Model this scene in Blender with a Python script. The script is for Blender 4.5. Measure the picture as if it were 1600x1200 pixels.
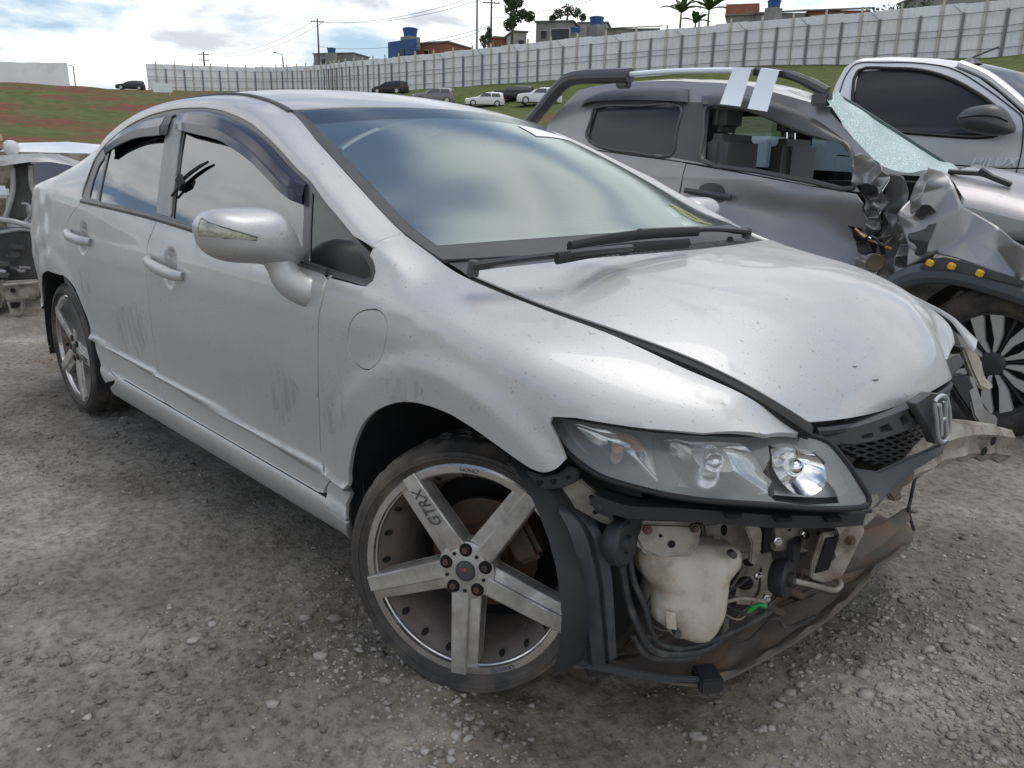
import bpy, bmesh, math, random
import numpy as np
from mathutils import Vector, Matrix
from mathutils.geometry import delaunay_2d_cdt
for _o in list(bpy.data.objects): bpy.data.objects.remove(_o)
random.seed(7); rng = np.random.default_rng(7)
SC = bpy.context.scene; COL = SC.collection
# ------------------------------------------------------------------ camera
CAM = np.array([1.2463, -1.8536, 1.1821]); YAW, PIT, ROL = map(math.radians, (135.351, -15.823, 1.2237)); FPX = 1211.18
_f = np.array([math.cos(PIT)*math.cos(YAW), math.cos(PIT)*math.sin(YAW), math.sin(PIT)])
_r = np.cross(_f, [0, 0, 1]); _r /= np.linalg.norm(_r); _u = np.cross(_r, _f)
RGT = math.cos(ROL)*_r + math.sin(ROL)*_u; UPV = -math.sin(ROL)*_r + math.cos(ROL)*_u; FWD = _f
MV = np.array([RGT, UPV, FWD])
cd = bpy.data.cameras.new('camera'); cam = bpy.data.objects.new('camera', cd); COL.objects.link(cam)
cd.sensor_width = 36; cd.lens = 36*FPX/1600; cd.clip_start = .02; cd.clip_end = 5000
cam.matrix_world = Matrix(((RGT[0], UPV[0], -FWD[0], CAM[0]), (RGT[1], UPV[1], -FWD[1], CAM[1]), (RGT[2], UPV[2], -FWD[2], CAM[2]), (0, 0, 0, 1)))
SC.camera = cam
# ------------------------------------------------------------------ sky, sun, exposure
SUN_EL, SUN_AZ = 76, 72
wd = bpy.data.worlds.new('World'); SC.world = wd; wd.use_nodes = True
nt = wd.node_tree; nt.nodes.clear(); N = nt.nodes.new; Lk = nt.links.new
out = N('ShaderNodeOutputWorld'); sky = N('ShaderNodeTexSky'); sky.sky_type = 'NISHITA'; sky.sun_disc = False
sky.sun_elevation = math.radians(SUN_EL); sky.sun_rotation = math.radians(90-SUN_AZ)
bg1 = N('ShaderNodeBackground'); bg1.inputs[1].default_value = .12; Lk(sky.outputs[0], bg1.inputs[0])
tc = N('ShaderNodeTexCoord'); sep = N('ShaderNodeSeparateXYZ'); Lk(tc.outputs['Generated'], sep.inputs[0])
def wmath(op, a, b=None, c=None):
    n = N('ShaderNodeMath'); n.operation = op
    for i, v in enumerate((a, b, c)):
        if v is None: continue
        if isinstance(v, (int, float)): n.inputs[i].default_value = v
        else: Lk(v, n.inputs[i])
    return n.outputs[0]
zz = wmath('ADD', wmath('MAXIMUM', sep.outputs[2], 0.0), .22)
cx = wmath('DIVIDE', sep.outputs[0], zz); cy = wmath('DIVIDE', sep.outputs[1], zz)
cmb = N('ShaderNodeCombineXYZ'); Lk(cx, cmb.inputs[0]); Lk(cy, cmb.inputs[1]); cmb.inputs[2].default_value = 2.3
def wnoise(scale, detail, rough, dist=0.):
    n = N('ShaderNodeTexNoise'); n.inputs['Scale'].default_value = scale; n.inputs['Detail'].default_value = detail
    n.inputs['Roughness'].default_value = rough; n.inputs['Distortion'].default_value = dist; Lk(cmb.outputs[0], n.inputs['Vector']); return n.outputs['Fac']
def wramp(fac, stops):
    r = N('ShaderNodeValToRGB'); Lk(fac, r.inputs[0]); e = r.color_ramp.elements
    while len(e) < len(stops): e.new(.5)
    for q, (p, c) in zip(e, stops): q.position = p; q.color = (*c, 1)
    return r.outputs[0]
cover = wramp(wnoise(1.15, 9, .56, .25), [(.43, (0, 0, 0)), (.53, (1, 1, 1))])
shade = wramp(wnoise(1.9, 8, .58, .3), [(.34, (.52, .55, .60)), (.44, (.84, .87, .90)), (.57, (1.0, 1.0, 1.0))])
bg2 = N('ShaderNodeBackground'); bg2.inputs[1].default_value = 1.08; Lk(shade, bg2.inputs[0])
mx = N('ShaderNodeMixShader'); Lk(cover, mx.inputs[0]); Lk(bg1.outputs[0], mx.inputs[1]); Lk(bg2.outputs[0], mx.inputs[2]); Lk(mx.outputs[0], out.inputs[0])
sd = bpy.data.lights.new('sun', 'SUN'); sd.energy = 1.0; sd.angle = math.radians(34); sd.color = (1, .96, .9)
sun = bpy.data.objects.new('sun', sd); COL.objects.link(sun)
_sv = Vector((math.cos(math.radians(SUN_EL))*math.cos(math.radians(SUN_AZ)), math.cos(math.radians(SUN_EL))*math.sin(math.radians(SUN_AZ)), math.sin(math.radians(SUN_EL))))
sun.rotation_euler = _sv.to_track_quat('Z', 'Y').to_euler()
SC.view_settings.view_transform = 'Standard'; SC.view_settings.look = 'None'; SC.view_settings.exposure = 0.33; SC.view_settings.gamma = 1
# ------------------------------------------------------------------ pixel helpers (1600 x 1200 photograph)
def ray(p): return np.array([(p[0]-800)/FPX, -(p[1]-600)/FPX, 1.]) @ MV
def onX(p, x): d = ray(p); return CAM+(x-CAM[0])/d[0]*d
def onY(p, y): d = ray(p); return CAM+(y-CAM[1])/d[1]*d
def onZ(p, z): d = ray(p); return CAM+(z-CAM[2])/d[2]*d
def onD(p, dep): return CAM+ray(p)*dep
def onPl(p, q, n): d = ray(p); n = np.array(n, float); return CAM+np.dot(np.array(q)-CAM, n)/np.dot(d, n)*d
def pj(P):
    q = (np.atleast_2d(P)-CAM) @ MV.T
    return np.stack([800+FPX*q[:, 0]/q[:, 2], 600-FPX*q[:, 1]/q[:, 2]], 1)
def inv(fn, pts, ur, vr, n=60):
    """param (u,v) of the surface fn whose image falls on the given pixels"""
    U, V = np.meshgrid(np.linspace(*ur, n), np.linspace(*vr, n)); U, V = U.ravel(), V.ravel(); Q = pj(fn(U, V)); res = []
    for p in pts:
        i = np.argmin(((Q-p)**2).sum(1)); a = np.array([U[i], V[i]])
        for _ in range(14):
            h = 1e-4; q = pj(fn(np.array([a[0], a[0]+h, a[0]]), np.array([a[1], a[1], a[1]+h])))
            J = np.array([(q[1]-q[0])/h, (q[2]-q[0])/h]).T
            try: st = np.linalg.solve(J+1e-6*np.eye(2), np.array(p)-q[0])
            except Exception: break
            st = np.clip(st, -.06, .06); a = a+st
            a[0] = min(max(a[0], min(ur)-.05), max(ur)+.05); a[1] = min(max(a[1], min(vr)-.05), max(vr)+.05)
        res.append(tuple(a))
    return res
# ------------------------------------------------------------------ splines
def spl(pts, n=8, closed=False):
    P = np.array(pts, float); m = len(P); o = []
    rngk = range(m if closed else m-1)
    for i in rngk:
        p0 = P[(i-1) % m] if (closed or i > 0) else 2*P[0]-P[1]; p1 = P[i]; p2 = P[(i+1) % m]
        p3 = P[(i+2) % m] if (closed or i+2 < m) else 2*P[-1]-P[-2]
        d1 = max(np.linalg.norm(p2-p1), 1e-9)
        m1 = (p2-p0)/(np.linalg.norm(p1-p0)+d1)*d1; m2 = (p3-p1)/(np.linalg.norm(p3-p2)+d1)*d1
        for k in range(n):
            t = k/n; o.append((2*t**3-3*t*t+1)*p1+(t**3-2*t*t+t)*m1+(-2*t**3+3*t*t)*p2+(t**3-t*t)*m2)
    if not closed: o.append(P[-1])
    return np.array(o)
def pchip(xk, yk):
    xk = np.array(xk, float); yk = np.array(yk, float)
    if xk[0] > xk[-1]: xk, yk = xk[::-1], yk[::-1]
    h = np.diff(xk); s = np.diff(yk)/h; m = np.zeros(len(xk)); m[0], m[-1] = s[0], s[-1]
    for i in range(1, len(xk)-1):
        if s[i-1]*s[i] > 0: m[i] = 2*s[i-1]*s[i]/(s[i-1]+s[i])
    def f(x):
        x = np.asarray(x, float); xx = np.clip(x, xk[0], xk[-1]); i = np.clip(np.searchsorted(xk, xx, 'right')-1, 0, len(xk)-2)
        t = (xx-xk[i])/h[i]
        return (2*t**3-3*t*t+1)*yk[i]+(t**3-2*t*t+t)*m[i]*h[i]+(-2*t**3+3*t*t)*yk[i+1]+(t**3-t*t)*m[i+1]*h[i]
    return f
def sst(a, b, x): t = np.clip((np.asarray(x, float)-a)/(b-a), 0, 1); return t*t*(3-2*t)
def resamp(P, d, closed=True):
    P = np.array(P, float); Q = np.vstack([P, P[:1]]) if closed else P; o = []
    for a, b in zip(Q[:-1], Q[1:]):
        k = max(1, int(math.ceil(np.linalg.norm(b-a)/d)))
        for j in range(k): o.append(a+(b-a)*j/k)
    if not closed: o.append(Q[-1])
    return np.array(o)
def inpoly(X, Y, P):
    P = np.asarray(P); r = np.zeros(len(X), bool); j = len(P)-1
    for i in range(len(P)):
        a, b = P[i], P[j]
        c = ((a[1] > Y) != (b[1] > Y)) & (X < (b[0]-a[0])*(Y-a[1])/((b[1]-a[1]) if b[1] != a[1] else 1e-12)+a[0]); r ^= c; j = i
    return r
# ------------------------------------------------------------------ mesh building
def mk(name, V, F, mat, parent=None, smooth=False, nrm=None):
    me = bpy.data.meshes.new(name); me.from_pydata([tuple(map(float, v)) for v in V], [], [tuple(f) for f in F]); me.update()
    if mat: me.materials.append(mat)
    if smooth: me.polygons.foreach_set('use_smooth', [True]*len(me.polygons))
    if nrm is not None: me.normals_split_custom_set_from_vertices([tuple(n) for n in nrm])
    o = bpy.data.objects.new(name, me); COL.objects.link(o)
    if parent: o.parent = parent
    return o
def tag(o, label=None, cat=None, group=None, kind=None):
    for k, v in (('label', label), ('category', cat), ('group', group), ('kind', kind)):
        if v: o[k] = v
    return o
def thing(name, label, cat, group=None):
    o = bpy.data.objects.new(name, None); o.empty_display_size = .2; COL.objects.link(o); return tag(o, label, cat, group)
class MB:
    def __init__(s): s.v = []; s.f = []
    def add(s, V, F):
        b = len(s.v); s.v += [tuple(v) for v in V]; s.f += [tuple(b+i for i in f) for f in F]; return s
    def box(s, c, size, R=None):
        h = np.array(size)/2.; V = np.array([(x, y, z) for x in (-1, 1) for y in (-1, 1) for z in (-1, 1)])*h
        if R is not None: V = V @ np.array(R).T
        return s.add(V+np.array(c), [(0, 1, 3, 2), (4, 6, 7, 5), (0, 4, 5, 1), (2, 3, 7, 6), (0, 2, 6, 4), (1, 5, 7, 3)])
    def prism(s, poly, vec):
        n = len(poly); P = np.array(poly, float); Q = P+np.array(vec)
        return s.add(np.vstack([P, Q]), [tuple(range(n)), tuple(range(2*n-1, n-1, -1))]+[(i, i+n, (i+1) % n+n, (i+1) % n) for i in range(n)])
    def tube(s, path, r, n=8, caps=True, sx=1., sy=1.):
        P = np.array(path, float); m = len(P); R = r if hasattr(r, '__len__') else [r]*m; V = []; F = []; up = None
        for i in range(m):
            t = P[min(i+1, m-1)]-P[max(i-1, 0)]; t /= (np.linalg.norm(t)+1e-12)
            if up is None: up = np.array([0, 0, 1.]) if abs(t[2]) < .9 else np.array([1., 0, 0])
            a = np.cross(t, up); a /= np.linalg.norm(a); up = np.cross(a, t)
            for k in range(n):
                q = 2*math.pi*k/n+math.pi/n; V.append(P[i]+R[i]*(math.cos(q)*a*sx+math.sin(q)*up*sy))
        for i in range(m-1):
            for k in range(n): F.append((i*n+k, i*n+(k+1) % n, (i+1)*n+(k+1) % n, (i+1)*n+k))
        if caps: F += [tuple(range(n-1, -1, -1)), tuple((m-1)*n+k for k in range(n))]
        return s.add(V, F)
    def lathe(s, prof, cen, ax, n=32, closed=False):
        ax = np.array(ax, float); ax /= np.linalg.norm(ax); u = np.cross(ax, [0, 0, 1.] if abs(ax[2]) < .9 else [1., 0, 0]); u /= np.linalg.norm(u); v = np.cross(ax, u)
        V = []; F = []; m = len(prof)
        for k in range(n):
            a = 2*math.pi*k/n; d = math.cos(a)*u+math.sin(a)*v
            for (r, h) in prof: V.append(np.array(cen)+r*d+h*ax)
        for k in range(n):
            for j in range(m if closed else m-1): F.append((k*m+j, k*m+(j+1) % m, ((k+1) % n)*m+(j+1) % m, ((k+1) % n)*m+j))
        return s.add(V, F)
    def grid(s, G):
        G = np.array(G); a, b = G.shape[:2]
        return s.add(G.reshape(-1, 3), [(i*b+j, i*b+j+1, (i+1)*b+j+1, (i+1)*b+j) for i in range(a-1) for j in range(b-1)])
    def build(s, name, mat, parent=None, smooth=False, bevel=0, seg=2, sub=0, angle=35):
        o = mk(name, s.v, s.f, mat, parent)
        me = o.data; bm = bmesh.new(); bm.from_mesh(me); bmesh.ops.recalc_face_normals(bm, faces=bm.faces)
        if bevel:
            es = [e for e in bm.edges if len(e.link_faces) == 2 and e.calc_face_angle(0) > .5]
            bmesh.ops.bevel(bm, geom=es, offset=bevel, segments=seg, affect='EDGES', clamp_overlap=True)
        bm.to_mesh(me); bm.free()
        if sub: md = o.modifiers.new('sub', 'SUBSURF'); md.levels = sub; md.render_levels = sub
        if smooth or bevel or sub:
            me.polygons.foreach_set('use_smooth', [True]*len(me.polygons))
            if not sub: me.set_sharp_from_angle(angle=math.radians(angle))
        return o
def normals_of(fn, U, V, flip):
    h = 2e-3; a = fn(U+h, V)-fn(U-h, V); b = fn(U, V+h)-fn(U, V-h); n = np.cross(a, b); n /= (np.linalg.norm(n, axis=1)[:, None]+1e-12)
    return -n if flip else n
def panel(name, outl, fn, mat, parent, cell=.03, holes=(), thick=.012, out=(0, -1, 0), mirror=False, off=0., sm=True):
    """cut a panel with the given outline (u,v) out of the smooth surface fn, with a folded-in edge"""
    O = resamp(outl, cell*.6); HS = [resamp(h, cell*.6) for h in holes]
    lo, hi = O.min(0), O.max(0); gx, gy = np.meshgrid(np.arange(lo[0]+cell/2, hi[0], cell), np.arange(lo[1]+cell/2, hi[1], cell)); gx, gy = gx.ravel(), gy.ravel()
    ok = inpoly(gx, gy, O)
    for h in HS: ok &= ~inpoly(gx, gy, h)
    G = np.stack([gx[ok], gy[ok]], 1)
    B = np.vstack([O]+HS)
    if len(G):
        keep = np.array([((B-g)**2).sum(1).min() > (cell*.42)**2 for g in G]); G = G[keep]
    A = np.vstack([B, G]) if len(G) else B
    E = []; b = 0
    for L in [O]+HS: E += [(b+i, b+(i+1) % len(L)) for i in range(len(L))]; b += len(L)
    vo, eo, fo, *_ = delaunay_2d_cdt([Vector(a) for a in A], E, [], 1, 1e-6)
    Q = np.array([(v.x, v.y) for v in vo]); T = [tuple(f) for f in fo]
    cen = np.array([Q[list(t)].mean(0) for t in T]); good = inpoly(cen[:, 0], cen[:, 1], O)
    for h in HS: good &= ~inpoly(cen[:, 0], cen[:, 1], h)
    T = [t for t, g in zip(T, good) if g]
    X = fn(Q[:, 0], Q[:, 1]); n = normals_of(fn, Q[:, 0], Q[:, 1], False)
    flip = (n @ np.array(out, float)).mean() < 0
    if flip: n = -n
    X = X+n*off
    t0 = T[0]; fl = np.cross(X[t0[1]]-X[t0[0]], X[t0[2]]-X[t0[0]]) @ n[t0[0]] < 0
    if fl: T = [t[::-1] for t in T]
    cnt = {}
    for t in T:
        for i in range(3): cnt[(t[i], t[(i+1) % 3])] = 1
    be = [e for e in cnt if (e[1], e[0]) not in cnt]
    V = [*X]; NN = [*n]; F = list(T)
    if thick:
        mp = {}
        for a, c in be:
            for q in (a, c):
                if q not in mp: mp[q] = (len(V), len(V)+1); V += [X[q], X[q]-n[q]*thick]; NN += [n[q], n[q]]
        acc = {}
        for a, c in be:
            w = np.cross(X[c]-X[a], n[a]); w /= (np.linalg.norm(w)+1e-12)
            for q in (a, c): acc[q] = acc.get(q, 0)+w
            F.append((mp[c][0], mp[a][0], mp[a][1], mp[c][1]))
        for q, (i, j) in mp.items():
            w = acc[q]/(np.linalg.norm(acc[q])+1e-9); NN[i] = (w+.6*n[q])/np.linalg.norm(w+.6*n[q]); NN[j] = w
    V = np.array(V); NN = np.array(NN)
    if mirror: V = V*[1, -1, 1]; NN = NN*[1, -1, 1]; F = [f[::-1] for f in F]
    return mk(name, V, F, mat, parent, True, NN if sm else None)
def both(name, *a, **k):
    r = panel(name, *a, **k); panel(name, *a, **dict(k, mirror=True)); return r
def text_mesh(s, size, mat, name, parent, M, depth=.002, shear=0.):
    cu = bpy.data.curves.new('t', 'FONT'); cu.body = s; cu.size = size; cu.extrude = depth/2; cu.align_x = 'CENTER'; cu.align_y = 'CENTER'; cu.shear = shear
    o = bpy.data.objects.new('t', cu); COL.objects.link(o); dg = bpy.context.evaluated_depsgraph_get(); me = bpy.data.meshes.new_from_object(o.evaluated_get(dg))
    bpy.data.objects.remove(o); me.transform(M); me.materials.clear(); me.materials.append(mat)
    t = bpy.data.objects.new(name, me); COL.objects.link(t); t.parent = parent; return t
def frame(o, x, y):
    x = np.array(x, float); x /= np.linalg.norm(x); y = np.array(y, float); y -= x*(x@y); y /= np.linalg.norm(y); z = np.cross(x, y)
    return Matrix(((x[0], y[0], z[0], o[0]), (x[1], y[1], z[1], o[1]), (x[2], y[2], z[2], o[2]), (0, 0, 0, 1)))
def copy_tree(o, parent=None):
    c = o.copy(); COL.objects.link(c)
    if parent: c.parent = parent
    for ch in [q for q in o.children]: copy_tree(ch, c)
    return c
# ------------------------------------------------------------------ materials
def mat(name, col, rough=.5, metal=0., spec=.5, coat=0., noise=None, bump=None, trans=0., ior=1.45, dirt=None, emis=None, coatr=.05):
    """noise=(scale, colour2, lo, hi)  dirt=(scale, colour, lo, hi)  bump=(scale, strength, distance)"""
    m = bpy.data.materials.new(name); m.use_nodes = True; t = m.node_tree; b = t.nodes['Principled BSDF']; L = t.links.new
    b.inputs['Base Color'].default_value = (*col, 1); b.inputs['Roughness'].default_value = rough; b.inputs['Metallic'].default_value = metal
    b.inputs['Specular IOR Level'].default_value = spec; b.inputs['Coat Weight'].default_value = coat; b.inputs['Coat Roughness'].default_value = coatr
    b.inputs['Transmission Weight'].default_value = trans; b.inputs['IOR'].default_value = ior
    tcn = t.nodes.new('ShaderNodeTexCoord'); last = None
    def layer(sc, c2, lo, hi, base, det=6):
        n = t.nodes.new('ShaderNodeTexNoise'); n.inputs['Scale'].default_value = sc; n.inputs['Detail'].default_value = det; n.inputs['Roughness'].default_value = .62
        L(tcn.outputs['Object'], n.inputs['Vector'])
        r = t.nodes.new('ShaderNodeMapRange'); r.inputs[1].default_value = lo; r.inputs[2].default_value = hi; L(n.outputs['Fac'], r.inputs[0])
        x = t.nodes.new('ShaderNodeMix'); x.data_type = 'RGBA'; L(r.outputs[0], x.inputs['Factor'])
        if base is None: x.inputs['A'].default_value = (*col, 1)
        else: L(base, x.inputs['A'])
        x.inputs['B'].default_value = (*c2, 1); return x.outputs['Result'], r.outputs[0]
    if noise: last, _ = layer(*noise, None)
    if dirt:
        last, fac = layer(*dirt, last, det=9)
        r = t.nodes.new('ShaderNodeMapRange'); r.inputs[3].default_value = rough; r.inputs[4].default_value = .9; L(fac, r.inputs[0]); L(r.outputs[0], b.inputs['Roughness'])
        if metal:
            r = t.nodes.new('ShaderNodeMapRange'); r.inputs[3].default_value = metal; r.inputs[4].default_value = 0; L(fac, r.inputs[0]); L(r.outputs[0], b.inputs['Metallic'])
    if last is not None: L(last, b.inputs['Base Color'])
    if bump:
        n = t.nodes.new('ShaderNodeTexNoise'); n.inputs['Scale'].default_value = bump[0]; n.inputs['Detail'].default_value = 6; L(tcn.outputs['Object'], n.inputs['Vector'])
        q = t.nodes.new('ShaderNodeBump'); q.inputs['Strength'].default_value = bump[1]; q.inputs['Distance'].default_value = bump[2]; L(n.outputs['Fac'], q.inputs['Height']); L(q.outputs[0], b.inputs['Normal'])
    if emis: b.inputs['Emission Color'].default_value = (*emis[0], 1); b.inputs['Emission Strength'].default_value = emis[1]
    return m
# ------------------------------------------------------------------ shared materials
def paint_mat(name, col, dirtcol, metal=.5, rough=.48, coat=.5):
    """metallic paint under clear coat, with a dust film and fine specks"""
    m = mat(name, col, rough, metal, .5, coat, noise=(2.2, tuple(c*.92 for c in col), .35, .7), dirt=(5.5, dirtcol, .60, 1.0), coatr=.035); t = m.node_tree; b = t.nodes['Principled BSDF']; L = t.links.new
    src = b.inputs['Base Color'].links[0].from_socket; tcn = t.nodes.new('ShaderNodeTexCoord'); fac = None
    for sc, lo, hi, am in ((170, .665, .72, .65), (46, .69, .75, .5), (420, .45, .75, .16)):
        n = t.nodes.new('ShaderNodeTexNoise'); n.inputs['Scale'].default_value = sc; n.inputs['Detail'].default_value = 3; L(tcn.outputs['Object'], n.inputs['Vector']); r = t.nodes.new('ShaderNodeMapRange'); r.inputs[1].default_value = lo; r.inputs[2].default_value = hi; r.inputs[4].default_value = am; L(n.outputs['Fac'], r.inputs[0])
        x = t.nodes.new('ShaderNodeMix'); x.data_type = 'RGBA'; L(r.outputs[0], x.inputs['Factor']); L(src, x.inputs['A']); x.inputs['B'].default_value = (*[c*.45 for c in dirtcol], 1); src = x.outputs['Result']
    L(src, b.inputs['Base Color'])
    n = t.nodes.new('ShaderNodeTexNoise'); n.inputs['Scale'].default_value = 7; n.inputs['Detail'].default_value = 9; L(tcn.outputs['Object'], n.inputs['Vector']); r = t.nodes.new('ShaderNodeMapRange'); r.inputs[1].default_value = .4; r.inputs[2].default_value = .68; r.inputs[3].default_value = coat; r.inputs[4].default_value = coat*.45; L(n.outputs['Fac'], r.inputs[0]); L(r.outputs[0], b.inputs['Coat Weight'])
    return m
M = {}
M['silver'] = paint_mat('silver paint', (.50, .50, .492), (.34, .325, .30))
M['black_plastic'] = mat('black plastic', (.024, .026, .030), .5, noise=(9, (.035, .035, .036), .4, .7), dirt=(6, (.13, .12, .105), .60, 1.0))
M['grey_plastic'] = mat('grey plastic', (.055, .058, .062), .55, noise=(9, (.075, .075, .078), .4, .7), dirt=(7, (.16, .15, .13), .58, 1.0))
M['rubber'] = mat('rubber', (.012, .012, .013), .6)
M['frame'] = mat('window frame', (.05, .053, .055), .35, coat=.2)
M['pillar'] = mat('pillar film', (.20, .21, .21), .35, noise=(30, (.17, .18, .18), .4, .6))
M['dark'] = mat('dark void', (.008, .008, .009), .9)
M['interior'] = mat('interior trim', (.13, .13, .125), .8)
M['seat'] = mat('seat cloth', (.17, .165, .155), .9)
M['side_glass'] = mat('film tinted glass', (.20, .205, .21), .012, 1.0, noise=(1.2, (.165, .17, .18), .4, .6))
M['visor'] = mat('smoked visor', (.026, .026, .038), .14, 0, .4, coat=.1)
M['clear_lens'] = None
M['chrome'] = mat('chrome', (.75, .75, .76), .12, 1.0)
M['reflector'] = mat('reflector', (.80, .81, .82), .10, 1.0, bump=(40, .12, .004))
M['bezel'] = mat('headlight bezel', (.48, .485, .49), .3, .5)
M['amber'] = mat('amber', (.62, .32, .14), .3)
M['beige_metal'] = mat('primer beige metal', (.36, .335, .285), .5, .2, noise=(8, (.26, .235, .195), .38, .68), dirt=(13, (.13, .095, .07), .44, .68), bump=(18, .25, .004))
M['tank'] = mat('washer tank plastic', (.56, .515, .43), .45, noise=(8, (.42, .375, .30), .40, .72), dirt=(11, (.24, .18, .125), .46, .72), bump=(14, .3, .004))
M['rust'] = mat('rusty tray', (.135, .112, .093), .85, noise=(9, (.19, .125, .085), .5, .66), dirt=(14, (.10, .095, .085), .52, .7), bump=(40, .4, .006))
M['rim'] = mat('dirty alloy', (.56, .545, .52), .34, .65, noise=(16, (.38, .36, .33), .4, .62), dirt=(13, (.22, .185, .15), .46, .76), bump=(60, .15, .002))
M['lip'] = mat('polished lip', (.62, .61, .60), .22, .9, noise=(9, (.40, .37, .34), .42, .7), dirt=(8, (.19, .15, .12), .55, .85))
M['barrel'] = mat('dirty barrel', (.30, .27, .245), .4, .7, noise=(6, (.85, .86, .90), .60, .63), dirt=(5, (.15, .125, .105), .42, .58))
M['tyre'] = mat('tyre', (.030, .029, .028), .68, noise=(11, (.060, .054, .047), .4, .7), dirt=(7, (.20, .16, .12), .47, .85), bump=(70, .25, .003))
M['brake'] = mat('brake', (.10, .075, .06), .7, .4, noise=(14, (.16, .09, .06), .45, .6))
M['rubber_wire'] = mat('wire', (.035, .036, .038), .6, dirt=(20, (.13, .12, .10), .5, .8))
M['signal'] = mat('turn lens', (.36, .35, .29), .12, .4, coat=.6, bump=(120, .5, .003))
M['red'] = mat('red mark', (.55, .05, .03), .4)
M['sticker'] = mat('sticker', (.8, .81, .83), .5)
M['print'] = mat('print', (.10, .10, .16), .6)
M['yellow'] = mat('yellow marker', (.50, .50, .16), .5)
def lens_material(name, tint, fac, rough=.03, refl=.9, haze=0.):
    m = bpy.data.materials.new(name); m.use_nodes = True; t = m.node_tree; t.nodes.clear()
    o = t.nodes.new('ShaderNodeOutputMaterial'); a = t.nodes.new('ShaderNodeBsdfTransparent'); a.inputs[0].default_value = (*tint, 1)
    g = t.nodes.new('ShaderNodeBsdfGlossy'); g.inputs['Roughness'].default_value = rough; g.inputs[0].default_value = (refl*.90, refl, refl*.97, 1)
    x = t.nodes.new('ShaderNodeMixShader'); fr = t.nodes.new('ShaderNodeFresnel'); fr.inputs[0].default_value = 1.5
    mp = t.nodes.new('ShaderNodeMapRange'); mp.inputs[1].default_value = 0.04; mp.inputs[2].default_value = .6; mp.inputs[3].default_value = fac[0]; mp.inputs[4].default_value = fac[1]
    t.links.new(fr.outputs[0], mp.inputs[0]); t.links.new(mp.outputs[0], x.inputs[0]); t.links.new(a.outputs[0], x.inputs[1]); t.links.new(g.outputs[0], x.inputs[2])
    if haze:
        d = t.nodes.new('ShaderNodeBsdfDiffuse'); d.inputs[0].default_value = (.78, .79, .77, 1); y = t.nodes.new('ShaderNodeMixShader'); y.inputs[0].default_value = haze; t.links.new(x.outputs[0], y.inputs[1]); t.links.new(d.outputs[0], y.inputs[2]); t.links.new(y.outputs[0], o.inputs[0])
    else: t.links.new(x.outputs[0], o.inputs[0])
    return m
M['lens'] = lens_material('headlight lens', (.92, .93, .92), (.06, .5), .08, .85, .20)
M['windshield'] = lens_material('windshield glass', (.68, .76, .71), (.36, .75), .16, .84)
M['tri_glass'] = lens_material('corner glass', (.12, .13, .14), (.08, .6))
# ------------------------------------------------------------------ the silver sedan: body surface
Y0 = -1   # side towards the camera
def _k(xs, zs): return pchip(xs, zs)
def side_pts(px, y): return [onY(p, y) for p in px]
def _tab(px, y):
    q = np.array(side_pts(px, y)); i = np.argsort(q[:, 0]); return q[i, 0], q[i, 2]
def _feat(px, y, ext=()):
    x, z = _tab(px, y); c = np.polyfit(x, z, 1); return lambda q: c[0]*np.asarray(q, float)+c[1]
zb = _feat([(157, 600), (213, 635), (320, 700), (420, 760), (540, 830)], -.845, [(-3.6, .27), (.9, .24)])
z1 = _feat([(184, 592), (257, 634), (395, 720), (502, 776)], -.87, [(-3.6, .35), (.9, .31)])
z2 = _feat([(145, 526), (220, 573), (370, 663), (502, 735), (545, 754)], -.876, [(-3.6, .45), (.9, .40)])
z3 = pchip([-3.6, -2.5, -1.5, -.9, -.4, -.15, 0, .1, .24, .33, .45, .6, .9], [.84, .852, .862, .866, .872, .868, .848, .824, .792, .765, .735, .705, .66])
z4 = pchip([-3.6, -2.6, -2.07, -1.55, -1.09, -.66, -.43, -.26, 0.], [1.0, 1.022, 1.008, .974, .954, .932, .916, .908, .90])
Tpl = pchip([-3.6, -3.57, -3.52, -3.42, -3.3, -3.1, -2.9, -2.6, .05, .2, .35, .5, .6, .7, .78], [.35, .5, .70, .84, .915, .97, .992, 1, 1, .987, .945, .865, .785, .67, .5])
HAND = [tuple(onY(p, -.872)[[0, 2]]) for p in ((265, 419), (128, 372))]   # door handle cups
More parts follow.
